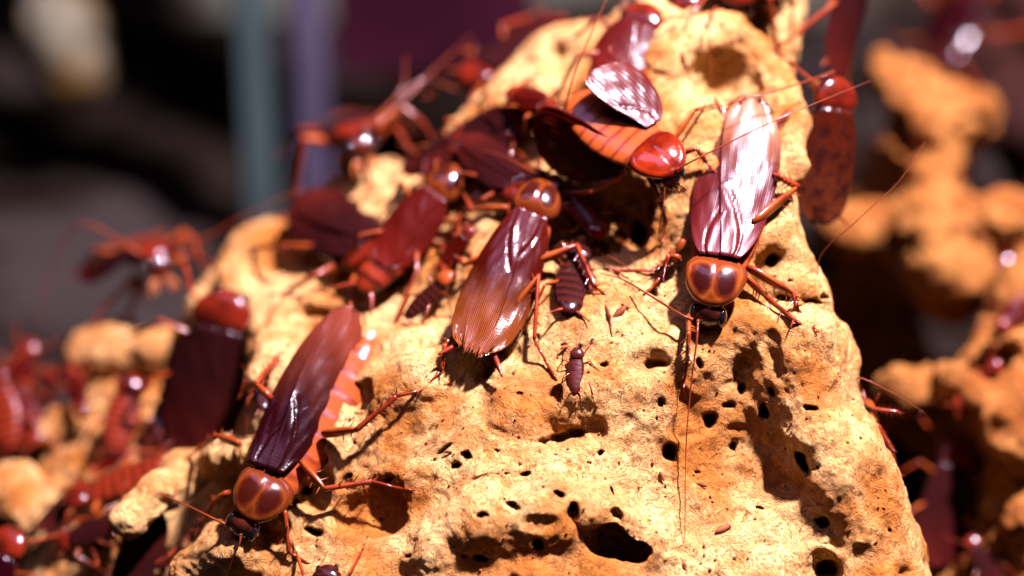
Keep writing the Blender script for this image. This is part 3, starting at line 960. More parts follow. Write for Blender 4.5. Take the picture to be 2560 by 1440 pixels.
    for kind in range(3):
        for sd in (-1, 1):
            key = ('L' if sd < 0 else 'R') + str(kind)
            if key in skip_legs:
                continue
            hip = M @ Vector((sd * LEGDEF[kind][0][0], LEGDEF[kind][0][1], .14))
            if key in legs:
                pts = legs[key]
                if len(pts) == 4:
                    hip, pts = pts[0], pts[1:]
                kn, an, tp = pts
            else:
                def ground(xy, up_):
                    p = M @ Vector((sd * xy[0], xy[1], .9))
                    dn = (M.to_3x3() @ Vector((0, 0, -1))).normalized()
                    loc, nrm, i_, dist = bvh.ray_cast(p, dn)
                    if loc is None or dist > 2.2 * s:
                        loc = M @ Vector((sd * xy[0], xy[1], -leg_drop * .5))
                    return loc - dn * up_ * s
                an = ground(LEGDEF[kind][2], .10)
                tp = ground(LEGDEF[kind][3], .05)
                kn = M @ Vector((sd * LEGDEF[kind][1][0], LEGDEF[kind][1][1], .42))
            build_leg(root, M, hip, kn, an, tp, kind, s, lod == 0, 8 if hi else 6)
    for a in antennae:
        pts = a if isinstance(a, list) else list(a)
        st = M @ H((.15 * (1 if len(pts) % 2 else -1) * 0, .40, .12))
        build_antenna(root, M, pts, s, .024 if lod == 0 else .03, 44 if hi else 16)
    return root, M
# ------------------------------------------------------------------ the cockroaches
def SM(px, py, h=0.4, default=1.0):
    """like S but over the local mean of the wood face, so a body bridges small hollows"""
    ws = [hit(px + dx, py + dy) for dx in (-45, 0, 45) for dy in (-45, 0, 45)]
    ws = sorted(w for w in ws if w is not None)
    w = ws[len(ws) // 2] if ws else default
    return P(px, py, w - h)

def path(*pts):
    """(px, py, h) over the wood or (px, py, None, w) at a fixed depth"""
    return [P(p[0], p[1], p[3]) if p[2] is None else S(p[0], p[1], p[2]) for p in pts]

# sharp one heading down the stump, pink sheen on long wings
roach("cockroach with broad pink sheen on its wings, heading down beside the driftwood's straight edge",
      SM(1762, 818, .42), SM(1884, 258, .50), (-.08, .52, -1), 'folded', W_SHEEN, P_MASK, A_AMBER, seed=4, width=.86, pron_len=.88, ragged=1.2, tilt_head=.75, wing_twist=(0.0, 0.02),
      legs={'L0': path((1862, 690, .30), (1915, 742, .30), (1985, 800, .10), (2038, 828, .02)),
            'L1': path((1868, 668, .30), (1985, 735, .45), (1992, 770, .2), (2036, 820, .03)),
            'L2': path((1880, 560, .25), (1994, 468, .55), (1945, 440, .35), (1915, 425, .1)),
            'R0': path((1722, 790, .25), (1722, 832, .42), (1718, 905, .12), (1708, 975, .02)),
            'R1': path((1700, 650, .25), (1672, 640, .40), (1655, 690, .15), (1610, 735, .03)),
            'R2': path((1712, 600, .2), (1690, 640, .3), (1640, 676, .1), (1510, 672, .02))},
      antennae=[path((1745, 800, .42), (1742, 850, .45), (1728, 960, .3), (1715, 1120, .22), (1712, 1350, .06)),
                path((1732, 800, .45), (1700, 785, .5), (1630, 742, .4), (1560, 700, .3), (1500, 682, .2))])

# lifted wings
rh, rt_ = P(1704, 440, .3), P(1405, 222, 1.7)
roach("cockroach with both wings lifted and spread, glossy plain red shield and orange banded abdomen",
      rh, rt_, (-.25, .78, -1.1), 'none', W_RED, P_RED, A_AMBER, seed=9, tilt_head=.5, head_turn=-.5, width=1.28, cerci=False, pron_len=1.3,
      wing_specs=[(-1, P(1632, 312, .85), P(1508, 160, 1.15), (.42, .22, -1), 2.1, W_RED, 1), (1, P(1562, 392, .75), P(1332, 338, 1.7), (-.1, -.35, -1), 1.75, W_MAROON, 1)],
      legs={'L0': path((1685, 350, None, .9), (1738, 276, None, 1.0), (1812, 252, .15), (1850, 262, .04)),
            'L1': path((1690, 385, None, .9), (1742, 372, None, .8), (1765, 405, .2), (1790, 430, .05)),
            'R0': path((1620, 440, None, .8), (1648, 490, None, .6), (1665, 560, .2), (1655, 610, .05)),
            'R1': path((1565, 430, None, 1.1), (1480, 480, None, 1.1), (1400, 485, .25), (1385, 530, .05)),
            'R2': path((1560, 380, None, 1.5), (1470, 400, None, 1.6), (1420, 455, .2), (1400, 500, .05))},
      antennae=[path((1690, 425, None, .2), (1752, 392, None, .1), (1940, 300, None, .3), (2175, 202, None, 1.0)),
                path((1662, 455, None, .3), (1659, 500, None, .4), (1650, 560, None, .6), (1645, 605, .1))])

roach("dark red wingless cockroach in the shade below the lifted red wing", SM(1520, 612, .3), SM(1392, 432, .35), (0, .5, -1), 'none', None, P_RED, A_RED, seed=61, lod=1, width=.9)

# centre one climbing
roach("cockroach climbing away with ribbed orange-tipped wings parted at the end",
      SM(1380, 425, .60), SM(1172, 925, .42), (.02, .48, -1), 'folded', W_ORANGE, P_DULL, A_AMBER, seed=12, ragged=1.0, wing_twist=(.02, -.07), width=.76, wing_len=.92, wing_wid=.95, pron_len=.85,
      legs={'R2': path((1345, 655, .45), (1442, 614, .75), (1488, 718, .25), (1568, 768, .03)),
            'R1': path((1285, 770, .4), (1346, 690, .60), (1336, 850, .30), (1392, 950, .03)),
            'R0': path((1395, 520, .4), (1480, 500, .5), (1500, 560, .2), (1530, 600, .05)),
            'L0': path((1270, 520, .3), (1180, 525, .35), (1150, 470, .2), (1130, 440, .05)),
            'L1': path((1230, 640, .3), (1160, 660, .4), (1110, 620, .2), (1070, 600, .05)),
            'L2': path((1190, 800, .3), (1112, 862, .35), (1104, 925, .1), (1050, 978, .03))},
      antennae=[path((1345, 438, .7), (1305, 415, .8), (1240, 385, .9), (1120, 362, 1.0)), path((1395, 425, .6), (1440, 440, .6), (1500, 420, .5))])

# front lower one
r4, M4 = roach("dark mahogany cockroach head down, amber abdomen showing beside its slanted wings",
      SM(585, 1345, .5, 1.2) * .5 + P(585, 1345, .15) * .5, SM(948, 815, .55), (.05, .35, -1), 'folded', W_DARK, P_DULL, A_AMBER, seed=21, width=.82, pron_len=.88, tilt_head=.6, ragged=.3, wing_twist=(.14, .16), wing_slide=.17, wing_wid=.84, lumpy=True, body_len=1.07,
      legs={'L0': path((675, 1235, None, .3), (712, 1278, None, .15), (722, 1380, .12), (772, 1408, .02)),
            'L1': path((752, 1155, None, .45), (812, 1222, None, .15), (930, 1204, .2), (1030, 1226, .03)),
            'L2': path((810, 1085, .25), (892, 1074, .48), (992, 990, .25), (1125, 958, .03)),
            'R0': path((570, 1230, None, .9), (530, 1260, None, 1.2), (490, 1330, None, 1.6), (470, 1360, None, 1.7)),
            'R1': path((600, 1110, None, 1.0), (540, 1090, None, 1.4), (500, 1120, None, 2.2), (470, 1140, None, 2.4)),
            'R2': path((680, 1000, None, 1.1), (640, 960, None, 1.2), (690, 900, .2), (720, 860, .05))},
      antennae=[path((568, 1312, None, .1), (545, 1302, None, .1), (470, 1265, None, .5), (395, 1232, None, 1.0)),
                path((602, 1335, None, 0), (598, 1360, None, 0), (580, 1400, None, .1), (560, 1460, None, .3))])
mb = MB()
mb.ball((.03, -1.86, .30), (.09, .13, .08)); mb.ball((-.05, -1.80, .26), (.07, .08, .06)); mb.ball((.10, -1.76, .27), (.06, .08, .05))
mb.build("wet_tip", WET_M, r4)

G2 = dict(lod=1)
roach("blurred cockroach with pink-streaked short wings and a dark-banded red abdomen",
      SM(1168, 400, .6), SM(872, 765, .7), (.05, .45, -.9), 'short', W_RED, P_DULL, A_RED, seed=31, width=.75, lod=1)
roach("dark blurred cockroach with black wings lying along the upper ridge above the pink-streaked one",
      SM(1362, 255, .6), SM(1070, 452, .8), (-.25, .6, -.85), 'folded', W_BLACK, P_DEEP, A_DARK, seed=33, lod=1, width=1.5,
      antennae=[path((1372, 262, None, 2.2), (1405, 285, None, 1.6), (1430, 200, None, 1.4), (1475, 90, None, 1.4), (1527, -25, None, 1.6))])
roach("dark red cockroach lying in shade between the pink-streaked one and the parted-wing one",
      SM(1335, 520, .5), SM(1165, 345, .6), (0, .5, -1), 'folded', W_BLACK, P_DEEP, A_DARK, seed=60, lod=1, width=1.0)
roach("bright red glossy cockroach looking over the ridge in front of the two upright posts",
      P(905, 355, 5.4), P(855, 300, 9.6), (-.15, 1, -.35), 'folded', W_DARK, P_DEEP, A_RED, seed=34, lod=1, tilt_head=.7,
      legs={'L0': [P(935, 330, 6), P(1010, 268, 6.2), P(1062, 312, 6.2), P(1080, 345, 5.8)], 'L1': [P(940, 350, 6.4), P(975, 300, 6.6), P(1010, 350, 6.2), P(1040, 380, 5.9)],
            'R0': [P(860, 385, 6), P(845, 400, 6), P(850, 430, 6.2), P(880, 440, 6.2)]},
      antennae=[[P(930, 320, 5.6), P(1010, 250, 6), P(1090, 170, 6.5), P(1180, 90, 7.5)], [P(900, 330, 5.6), P(1000, 230, 6), P(1015, 140, 6.5)]])
roach("red cockroach silhouetted at the low end of the ridge with a black wing held out",
      P(398, 655, 6.4), P(335, 598, 10.4), (-.1, 1, -.4), 'none', W_DARK, P_DEEP, A_RED, seed=35, lod=1, tilt_head=.7,
      wing_specs=[(1, P(320, 625, 7.4), P(195, 690, 8.2), (-.2, .6, -.8), 1.1, W_BLACK, 1)],
      legs={'L0': [P(430, 600, 7), P(480, 590, 7), P(500, 650, 7), P(520, 690, 6.6)], 'L1': [P(420, 660, 7), P(470, 640, 7), P(500, 640, 6.8), P(530, 655, 6.5)],
            'R0': [P(350, 690, 7.2), P(300, 730, 7.4), P(250, 780, 7.5), P(230, 820, 7.6)], 'R1': [P(360, 700, 7.2), P(330, 760, 7.4), P(320, 800, 7.5), P(300, 820, 7.6)]},
      antennae=[[P(430, 620, 6.6), P(520, 590, 6.6), P(600, 545, 6.5), P(760, 470, 6.3)], [P(360, 640, 6.6), P(200, 560, 7), P(120, 700, 7.5), P(90, 830, 7.8)]])
roach("big black-winged cockroach head up, white highlight on its red shield, before dark cave",
      P(583, 705, 4.6), P(478, 1130, 4.9), (.05, .45, -1), 'folded', W_BLACK, P_DEEP, A_DARK, seed=36, lod=1, width=1.35)
roach("wingless red nymph head up, pink glint on its shield, left of the dark cave",
      P(335, 925, 5.9), P(280, 1150, 5.2), (.2, .6, -.9), 'none', None, P_DEEP, A_RED, seed=37, lod=1, width=1.1)
roach("reddish nymph lying flat under the pale wood ledge low on the ridge",
      P(140, 1270, 4.4), P(440, 1140, 4.2), (-.1, .8, -.7), 'none', None, P_DEEP, A_RED, seed=38, lod=1, width=.9)
roach("dark red cockroach at the picture edge with a pink glint, beyond the rounded low lobe",
      P(85, 835, 8.5), P(0, 1060, 8.0), (.1, .7, -.8), 'short', W_RED, P_DEEP, A_RED, seed=39, lod=1)
roach("dark red nymph tucked between rounded low lobe and picture edge",
      P(150, 910, 8.3), P(60, 1100, 7.0), (-.3, .7, -.8), 'none', None, P_DEEP, A_DARK, seed=40, lod=1)
roach("reddish blurred nymph hanging at the picture edge above the bright wood lump",
      P(-20, 900, 7.4), P(30, 1150, 6.6), (-.3, .7, -.8), 'none', None, P_DEEP, A_RED, seed=41, lod=1)
roach("dark cockroach with a violet sheen on its rounded shield, cut by the bottom corner",
      P(50, 1300, 3.4), P(-110, 1640, 2.6), (.1, .8, -.7), 'folded', W_DARK, P_DEEP, A_DARK, seed=42, lod=1, width=1.1)
roach("black cockroach in shadow, wing tip pointing up, under the head of the mahogany one",
      P(280, 1570, 2.2), P(392, 1268, 2.5), (-.2, .1, -1), 'folded', W_BLACK, P_DEEP, A_DARK, seed=43, lod=1)
roach("cockroach with violet wings pointing at the ridge, half hidden behind the pink-streaked one",
      SM(985, 690, .5), SM(762, 500, .5), (-.1, .6, -.9), 'folded', W_BLACK, P_DEEP, A_DARK, seed=44, lod=1, width=1.05)
roach("curved dark red cockroach with long pink highlight, climbing at the top behind the lifted wing",
      SM(1635, 0, .6), SM(1482, 268, .6), (-.1, .5, -.9), 'short', W_RED, P_DEEP, A_RED, seed=45, lod=1, width=1.15)
roach("dark red cockroach half hidden behind the upper ridge, legs over the edge",
      P(1135, 225, 6.4), P(1410, 40, 7.2), (-.3, .8, -.6), 'folded', W_BLACK, P_DEEP, A_RED, seed=46, lod=1, width=1.35,
      antennae=[[P(1145, 225, 6.5), P(1060, 200, 6.5), P(1000, 240, 6.2)]])
roach("black-headed cockroach coming down from the very top of the stump",
      P(1845, 45, 3.0), P(1835, -330, 4.8), (0, .6, -1), 'folded', W_DARK, P_DEEP, A_RED, seed=47, lod=1,
      antennae=[[P(1790, 20, 2.8), P(1770, 60, 2.4), P(1778, 200, 2.3)]])
roach("brown cockroach clinging to the straight edge of the stump, pale glint near its top",
      P(2092, 170, 2.4), P(2046, 560, 2.4), (.35, .1, -1), 'folded', W_BELLY, P_DEEP, A_BELLY, seed=48, lod=1, width=1.15, skip_legs=('R0', 'R1', 'R2', 'L2'),
      antennae=[path((2085, 180, None, 2.2), (1990, 212, None, 1.4), (1870, 246, None, 1.0), (1748, 283, None, 1.1))])
roach("black-winged cockroach hanging at the top of the straight edge, wing tip down",
      P(2160, -200, 5.0), P(2085, 200, 4.2), (1.2, .1, -1), 'folded', W_BLACK, P_DEEP, A_DARK, seed=49, lod=1, skip_legs=('L0', 'L1', 'R0', 'R1', 'R2'), width=.95)
roach("far blurred cockroach with a violet stripe, above the distant lumpy driftwood",
      P(2335, 235, 17), P(2450, -160, 19), (-.7, .4, -.8), 'folded', W_DARK, A_DARK, A_DARK, seed=50, lod=1)
roach("blurred cockroach with violet and white highlights in the hollow of the nearer side driftwood",
      P(2400, 1075, 6.0), P(2330, 1420, 5.2), (.3, .55, -1), 'folded', W_BLACK, P_DEEP, A_DARK, seed=51, lod=1)
roach("cockroach hidden behind the bulging edge, only spiny leg and tail feelers showing",
      P(2205, 1330, 1.7), P(2172, 975, 1.4), (.9, .2, .3), 'none', None, P_DEEP, A_DARK, seed=52, lod=0, width=.6,
      legs={'R2': [P(2165, 1030, 1.4), P(2196, 1066, .9), P(2232, 1128, 1.0), P(2250, 1190, 1.3)], 'L2': [P(2165, 1000, 1.4), P(2185, 1022, .9), P(2246, 1030, .8), P(2250, 1032, .8)]},
      antennae=[[P(2150, 970, 1.6), P(2090, 800, 1.6), P(2046, 656, 1.0), P(2150, 545, .6), P(2250, 450, .7), P(2312, 355, .9)], [P(2140, 960, 1.0), P(2152, 945, .7), P(2230, 982, .6), P(2312, 1032, .8)]])
roach("tiny dark red nymph with upright feelers on the bare wood", SM(1444, 862, .13), SM(1437, 992, .13), (0, .4, -1), 'none', None, N_BROWN, N_BROWN, seed=53, lod=1,
      width=.95, cat="nymph", name="cockroach_nymph", body_len=1.07,
      antennae=[[S(1441, 872, .16), S(1440, 845, .2), S(1436, 790, .3)], [S(1446, 872, .16), S(1452, 845, .2), S(1462, 800, .3)]])
roach("small brown striped nymph with a pale streak along its back, by the parted wing tips", SM(1140, 672, .35), SM(1000, 808, .3), (-.3, .6, -.9), 'none', None, A_AMBER, A_DARK, seed=54, lod=1, width=.85,
      cat="nymph", name="cockroach_nymph")
roach("shiny black nymph with white glints in the shade of the bent orange leg", SM(1452, 600, .3), SM(1420, 800, .25), (.1, .5, -1), 'none', None, A_DARK, A_DARK, seed=55, lod=1, width=1.0,
      cat="nymph", name="cockroach_nymph", antennae=[[S(1470, 620, .3), S(1540, 650, .3), S(1600, 690, .2)]])
roach("black smooth cockroach dome just rising over the bottom edge", P(815, 1392, -.6), P(835, 1800, -.9), (0, .3, -1), 'folded', W_BLACK, A_DARK, A_DARK, seed=56, lod=1, width=.9)
roach("far dark red cockroach on the distant lumpy driftwood by the picture edge", P(2535, 630, 8.6), P(2440, 770, 8.4), (.1, .6, -.9), 'folded', W_RED, P_DEEP, A_RED, seed=57, lod=1, width=.9)
roach("reddish blurred nymph creeping on the nearer side driftwood below the black gap", P(2510, 895, 4.9), P(2370, 1035, 5.1), (.1, .6, -.9), 'none', None, P_DEEP, A_RED, seed=58, lod=1, width=.8)

extra = [
    ("dark cockroach pressed against the ridge between the glossy red one and the violet wing tip", (1010, 455, 5.2), (905, 590, 4.9), (-.1, .6, -.9), 'folded', W_BLACK, 76, .95),
    ("blackish cockroach across the ridge notch, above the pink-streaked cockroach's head", (1180, 330, 3.9), (1010, 430, 4.3), (-.1, .6, -.9), 'folded', W_BLACK, 77, .95),
    ("dark red cockroach beside the lifted maroon wing's outer tip", (1400, 290, 2.4), (1255, 215, 3.7), (-.2, .6, -.9), 'short', W_MAROON, 78, .9),
    ("dark cockroach in the gap between the pink-streaked and the parted-wing ones", (1190, 560, 2.2), (1085, 690, 2.2), (0, .5, -1), 'short', W_MAROON, 79, .8),
    ("blackish nymph crossing low between the mahogany cockroach and the black-winged one", (640, 905, 2.4), (660, 1040, 1.6), (0, .5, -1), 'none', None, 80, .8),
    ("dark nymph on the lump below the reddish flat nymph, head toward the ledge", (300, 1260, 4.2), (215, 1400, 3.6), (-.2, .7, -.9), 'none', None, 71, .9),
    ("dark red cockroach close under the glinting nymph", (335, 1120, 5.0), (215, 1190, 4.8), (0, .8, -.8), 'short', W_MAROON, 72, .9),
    ("blackish cockroach at the picture edge just above the violet shield", (100, 1190, 5.6), (-30, 1290, 5.0), (0, .8, -.8), 'folded', W_BLACK, 73, .9),
    ("dark red cockroach on the face of the rounded low lobe, head down", (215, 1050, 6.4), (170, 900, 7.2), (-.1, .5, -1), 'short', W_MAROON, 74, .8),
    ("dark cockroach half under the pale ledge, above the black wing tip", (300, 1330, 3.0), (420, 1420, 2.4), (-.1, .6, -.9), 'folded', W_BLACK, 75, .8),
    ("dark red short-winged cockroach wedged at the picture edge beside the rounded lobe", (30, 960, 7.6), (95, 1130, 6.6), (-.3, .7, -.8), 'short', W_RED, 62, 1.1),
    ("blackish red cockroach low at the picture edge, lying on the bright lump", (225, 1195, 5.0), (95, 1330, 4.4), (-.1, .8, -.8), 'folded', W_BLACK, 63, .9),
    ("dark cockroach under the reddish nymph, tail toward the pale ledge", (130, 1370, 3.6), (330, 1290, 3.2), (0, .7, -.9), 'folded', W_BLACK, 64, .9),
    ("wingless dark nymph between the glinting nymph and the dark cave", (425, 960, 5.4), (385, 1120, 4.8), (.2, .6, -.9), 'none', None, 65, .9),
    ("deep red cockroach crossing behind the lifted maroon wing", (1420, 470, 1.9), (1230, 430, 2.9), (.1, .6, -1), 'folded', W_BLACK, 66, 1.0),
    ("dark red cockroach at the foot of the nearer side driftwood", (2420, 1330, 4.9), (2500, 1480, 4.4), (-.1, .6, -.9), 'folded', W_BLACK, 67, 1.1),
    ("dark red cockroach on the side driftwood beside the picture edge, head down", (2490, 830, 5.6), (2590, 730, 6.2), (.1, .6, -.9), 'short', W_MAROON, 68, 1.0),
    ("dark cockroach on top of the stump beside the black-headed one", (1700, 60, 3.9), (1760, -200, 4.6), (-.1, .7, -.9), 'folded', W_BLACK, 69, 1.0),
    ("dark red cockroach on the top corner beside the straight edge", (1930, 25, 3.5), (1960, -220, 4.4), (.1, .7, -.9), 'folded', W_MAROON, 70, 1.0),
]
for lab, h_, t_, u_, wi, wm, sd_, wd in extra:
    roach(lab, P(*h_), P(*t_), u_, wi, wm, P_DEEP, A_DARK if wi == 'none' else A_RED, seed=sd_, lod=1, width=wd)

# flakes and crumbs lying on the wood
FLAKE_M = shell_mat("flake_brown", plain((0.12, 0.03, 0.010), (0.24, 0.075, 0.025), 4.0, 0.4), 0.6, 0.0)
frs = random.Random(8)
for (fx, fy, fl, lab) in ((1300, 986, 11, "small dark flake on the raised knob just beside the tiny nymph"), (1752, 1212, 15, "reddish flake on the bare face beside the long straight feeler"),
        (1808, 1322, 20, "largest loose flake, on the face below the long dark hollow"), (1712, 1412, 9, "tiny flake at the bottom edge under the long feeler's tip"),
        (1412, 868, 12, "flake lying close beside the tiny nymph's head"), (1548, 782, 22, "long curled flake at the foot of the bent orange leg"),
        (1120, 1130, 10, "flake between the wide slot and the mahogany cockroach's feet"), (1370, 1090, 10, "flake on the lip of the hollow below the tiny nymph"),
        (1655, 1190, 12, "flake between the single round pit and the long slot"), (2032, 1018, 14, "dark flake on the bulging edge below the crack")):
    c = S(fx, fy, .03)
    L = fl / PXCM
    a = frs.uniform(0, 3.1)
    d1 = L2W(math.cos(a), math.sin(a), .1) * L; d2 = L2W(-math.sin(a), math.cos(a), .2) * L * .45; d3 = L2W(0, .25, -1) * L * .22
    mb = MB()
    mb.grid([[c + d1 * x + d2 * y * (1 - .5 * abs(x)) + d3 * (z + .5 * (1 - x * x)) for (y, z) in ((-1, 0), (-.5, .8), (.4, 1), (1, .2), (.4, -.4), (-.5, -.4))] for x in (-1, -.6, 0, .55, 1)], True)
    tag(mb.build("bark_flake", FLAKE_M), lab, "flake", "bark flakes on the driftwood")
mb = MB()
for _ in range(260):
    fx, fy = frs.uniform(700, 2250), frs.uniform(620, 1440)
    if hit(fx, fy) is None:
        continue
    r = frs.uniform(.012, .035)
    mb.ball(S(fx, fy, r * .5), (r, r * frs.uniform(.5, 1), r * frs.uniform(.5, 1.2)), None, 3, 5)
tag(mb.build("frass_crumbs", FLAKE_M), "dark brown crumbs of droppings scattered over the pale driftwood", None, None, "stuff")
# ------------------------------------------------------------------ other driftwood and the enclosure behind
FAR_OUT = [(2085, 600), (2100, 500), (2150, 440), (2140, 385), (2185, 335), (2195, 280), (2190, 225), (2235, 170), (2300, 160), (2345, 205), (2405, 205), (2462, 205),
           (2492, 255), (2470, 340), (2450, 400), (2430, 450), (2445, 500), (2500, 510), (2600, 470), (2700, 480), (2700, 760), (2420, 740), (2330, 790), (2350, 960), (2200, 1060), (2050, 1000), (2020, 760)]
FAR_PTS = [(2300, 200, 12.0), (2300, 350, 11.0), (2420, 300, 11.5), (2200, 500, 10.5), (2350, 550, 9.5), (2500, 600, 9.5), (2300, 700, 9.0), (2100, 680, 9.5), (2600, 700, 9.0), (2650, 500, 11.0), (2150, 820, 11.5), (2250, 950, 11.0), (2100, 960, 11.0)]
V_, Q_ = solid_wood("far", FAR_OUT, FAR_PTS,
                    [[(2260, 220, 0, .7), (2320, 300, 0, .8)], [(2430, 270, 0, .8)], [(2330, 560, -.2, .7), (2360, 690, -.1, .7)], [(2130, 600, 0, .5), (2200, 560, 0, .5)], [(2500, 560, -.2, .8)]],
                    [[(2190, 455, -.1, .62), (2240, 460, .0, .55)], [(2200, 458, 1.2, .9)], [(2120, 640, .2, .4)], [(2400, 620, 0, .35)], [(2250, 330, .2, .4)], [(2210, 640, .0, .7), (2250, 600, .1, .5)], [(2540, 680, .1, .5)], [(2440, 480, .2, .5)], [(2160, 740, -.2, 1.0), (2240, 850, 0, 1.3), (2150, 900, 0, 1.1)]],
                    0.16, 7.0, 1, (), 2.2, .8, .2, 61)
tag(obj("driftwood", mesh_np("driftwood", V_, Q_), None, M_WOOD2), "distant blurred lumpy driftwood with a round dark hole, beyond the straight edge of the stump", "driftwood", "pieces of driftwood")
SIDE_OUT = [(2700, 560), (2540, 650), (2470, 760), (2410, 860), (2370, 930), (2290, 920), (2200, 950), (2150, 1010), (2180, 1120), (2290, 1150), (2330, 1260), (2300, 1400), (2280, 1600), (2760, 1600)]
SIDE_PTS = [(2600, 640, 7.5), (2500, 800, 6.3), (2420, 920, 6), (2250, 1000, 6.5), (2350, 1100, 6.4), (2500, 1000, 5.2), (2500, 1150, 5), (2400, 1300, 5.6), (2550, 1350, 4.4), (2650, 1000, 5), (2400, 1500, 4.8), (2650, 1500, 4)]
V_, Q_ = solid_wood("side", SIDE_OUT, SIDE_PTS,
                    [[(2400, 960, 0, .4), (2520, 860, 0, .4), (2640, 780, 0, .4)], [(2480, 1000, -.1, .6), (2540, 1080, -.1, .8)], [(2250, 990, -.1, .5)], [(2440, 1380, 0, .4), (2560, 1290, 0, .4)]],
                    [[(2430, 940, 0, .25), (2520, 880, 0, .25)], [(2330, 1060, .1, .5), (2370, 1180, .2, .7), (2370, 1300, .3, .6)], [(2460, 990, 0, .2), (2400, 1040, 0, .2)], [(2520, 790, 0, .4)], [(2480, 1320, .1, .25), (2380, 1400, .1, .3)], [(2560, 1200, .1, .2)]],
                    0.13, 4.0, 1, (), 2.2, .7, .2, 71)
tag(obj("driftwood", mesh_np("driftwood", V_, Q_), None, M_WOOD2), "blurred grooved driftwood rising beside the bulging edge of the stump", "driftwood", "pieces of driftwood")

def painted(name, stops, scale, rough=0.8, detail=3, stretch=(1, 1, 1)):
    m, nt, out = nodes_of(name)
    mp = N_(nt, "ShaderNodeMapping")
    mp.inputs["Scale"].default_value = stretch
    nt.links.new(nt.nodes.new("ShaderNodeTexCoord").outputs["Object"], mp.inputs[0])
    n = N_(nt, "ShaderNodeTexNoise", i_Scale=scale, i_Detail=detail, i_Roughness=.55)
    nt.links.new(mp.outputs[0], n.inputs["Vector"])
    b = N_(nt, "ShaderNodeBsdfPrincipled", i_Roughness=rough)
    b.inputs["Specular IOR Level"].default_value = 0.0
    nt.links.new(ramp(nt, n.outputs["Fac"], stops), b.inputs["Base Color"])
    nt.links.new(b.outputs[0], out.inputs[0])
    return m

GZ = -9.0
rs = np.random.RandomState(3)
n = 140
xs, ys = np.meshgrid(np.linspace(-70, 70, n), np.linspace(-25, 75, n), indexing='ij')
pts = np.stack([xs.ravel(), ys.ravel(), np.zeros(n * n)], 1)
pts[:, 2] = GZ + .8 * fbm(pts / 9.0, 3, 5) + .25 * vnoise(pts / 1.3, 9)
ii = np.arange(n * n).reshape(n, n)
Qg = np.stack([ii[:-1, :-1], ii[1:, :-1], ii[1:, 1:], ii[:-1, 1:]], -1).reshape(-1, 4)
M_SOIL = painted("soil_dark_brown", [(.38, (.002, .0015, .001)), (.5, (.010, .007, .005)), (.62, (.024, .020, .018))], .16, .9, 4)
tag(obj("soil_ground", mesh_np("soil_ground", pts, Qg), None, M_SOIL), kind="structure")

def box_mb(mb, x0, x1, y0, y1, z0, z1, bev=0.0):
    b = bev
    ring = [(x0 + b, y0), (x1 - b, y0), (x1, y0 + b), (x1, y1 - b), (x1 - b, y1), (x0 + b, y1), (x0, y1 - b), (x0, y0 + b)]
    rows = [[((x0 + x1) / 2, (y0 + y1) / 2, z0)] * 8, [(x, y, z0) for x, y in ring], [(x, y, z1) for x, y in ring], [((x0 + x1) / 2, (y0 + y1) / 2, z1)] * 8]
    mb.grid(rows, True)

mb = MB()
box_mb(mb, -80, 80, 62, 64, -14, 26)
M_WALL = painted("back_wall_olive_grey", [(.36, (.012, .008, .006)), (.5, (.06, .048, .034)), (.62, (.10, .12, .088))], .11, .8, 3)
tag(mb.build("back_wall", M_WALL, None, False), kind="structure")

def simple(name, col, rough=.4, coat=0.0):
    m, nt, out = nodes_of(name)
    b = N_(nt, "ShaderNodeBsdfPrincipled", i_Roughness=rough)
    b.inputs["Specular IOR Level"].default_value = 0.1
    nn = N_(nt, "ShaderNodeTexNoise", i_Scale=.6, i_Detail=3.0)
    nt.links.new(nt.nodes.new("ShaderNodeTexCoord").outputs["Object"], nn.inputs["Vector"])
    nt.links.new(ramp(nt, nn.outputs["Fac"], [(.35, tuple(c * .8 for c in col)), (.65, col)]), b.inputs["Base Color"])
    b.inputs["Coat Weight"].default_value = coat
    nt.links.new(b.outputs[0], out.inputs[0])
    return m

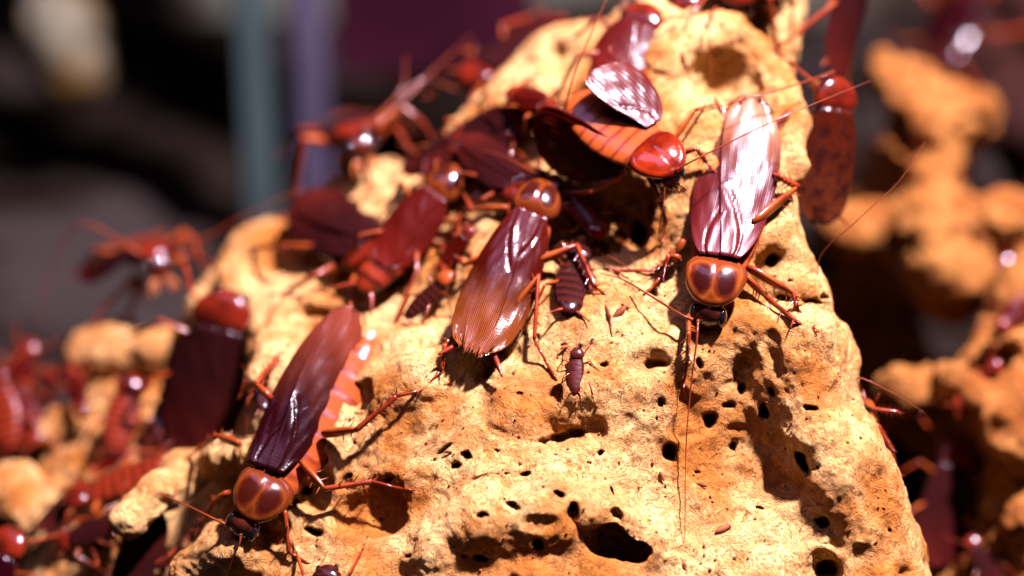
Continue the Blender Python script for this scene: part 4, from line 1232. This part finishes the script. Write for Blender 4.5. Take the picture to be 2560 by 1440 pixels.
def post(px, w, half, label, mat):
    c = P(px, 250, w)
    mb = MB()
    box_mb(mb, c.x - half, c.x + half, c.y - .6, c.y + .6, GZ - .5, 40, .15)
    o = mb.build("enclosure_post", mat, None, False)
    tag(o, label, "post", "posts of the enclosure")
post(640, 26, .52, "grey-green upright enclosure post, the one farther from the stump", simple("post_grey_green", (.034, .054, .053), .35))
post(778, 26, .52, "violet-grey upright enclosure post, the one nearer the stump", simple("post_violet_grey", (.050, .044, .070), .35))
mb = MB()
c0 = P(838, 100, 29.5); c1 = P(1330, 100, 29.5)
box_mb(mb, c0.x, c1.x, c0.y, c0.y + .6, P(1000, 190, 29.5).z, 38, .1)
tag(mb.build("purple_board", painted("board_purple", [(.3, (.008, .002, .003)), (.55, (.026, .005, .011)), (.75, (.042, .010, .022))], .10), None, False),
    "dark purple board on the back wall beside the violet-grey post", "board")
# pale stone far behind
c = P(165, 112, 31)
n1, n2 = 26, 36
rows = []
for i in range(n1 + 1):
    th = math.pi * i / n1
    row = []
    for j in range(n2):
        ph = 2 * math.pi * j / n2
        d = np.array([[math.sin(th) * math.cos(ph), math.sin(th) * math.sin(ph), math.cos(th)]])
        r = 1 + .22 * float(fbm(d * 1.6 + 5, 3, 8)[0])
        row.append(c + Vector((d[0, 0] * 1.5 * r, d[0, 1] * 1.2 * r, d[0, 2] * 1.9 * r)))
    rows.append(row)
mb = MB(); mb.grid(rows, True)
tag(mb.build("pale_stone", painted("stone_pale_ochre", [(.40, (.13, .135, .095)), (.60, (.085, .05, .013))], .35)), "pale out-of-focus stone with an ochre side standing far behind the ridge", "stone")
BARK_OUT = [(2330, -200), (2312, 60), (2360, 215), (2485, 265), (2478, 420), (2515, 530), (2760, 600), (2760, -200)]
V_, Q_ = solid_wood("bark", BARK_OUT, [(2350, 0, 22), (2500, 0, 21), (2700, 0, 21), (2450, 200, 21.5), (2600, 300, 20), (2560, 500, 20.5), (2740, 500, 20)],
                    [[(2400, 100, 0, .8), (2560, 330, 0, .9)]], [[(2480, 60, 0, .6), (2600, 180, 0, .6)]], 0.25, 4.0, 0, (), 2.0, .9, .2, 81)
M_BARK = wood_material("bark_blackish", (.030, .010, .006), (.018, .006, .004), (.006, .003, .002), .6)
tag(obj("bark_slab", mesh_np("bark_slab", V_, Q_), None, M_BARK), "blackish bark slab standing beside the distant lumpy driftwood", "bark", None)
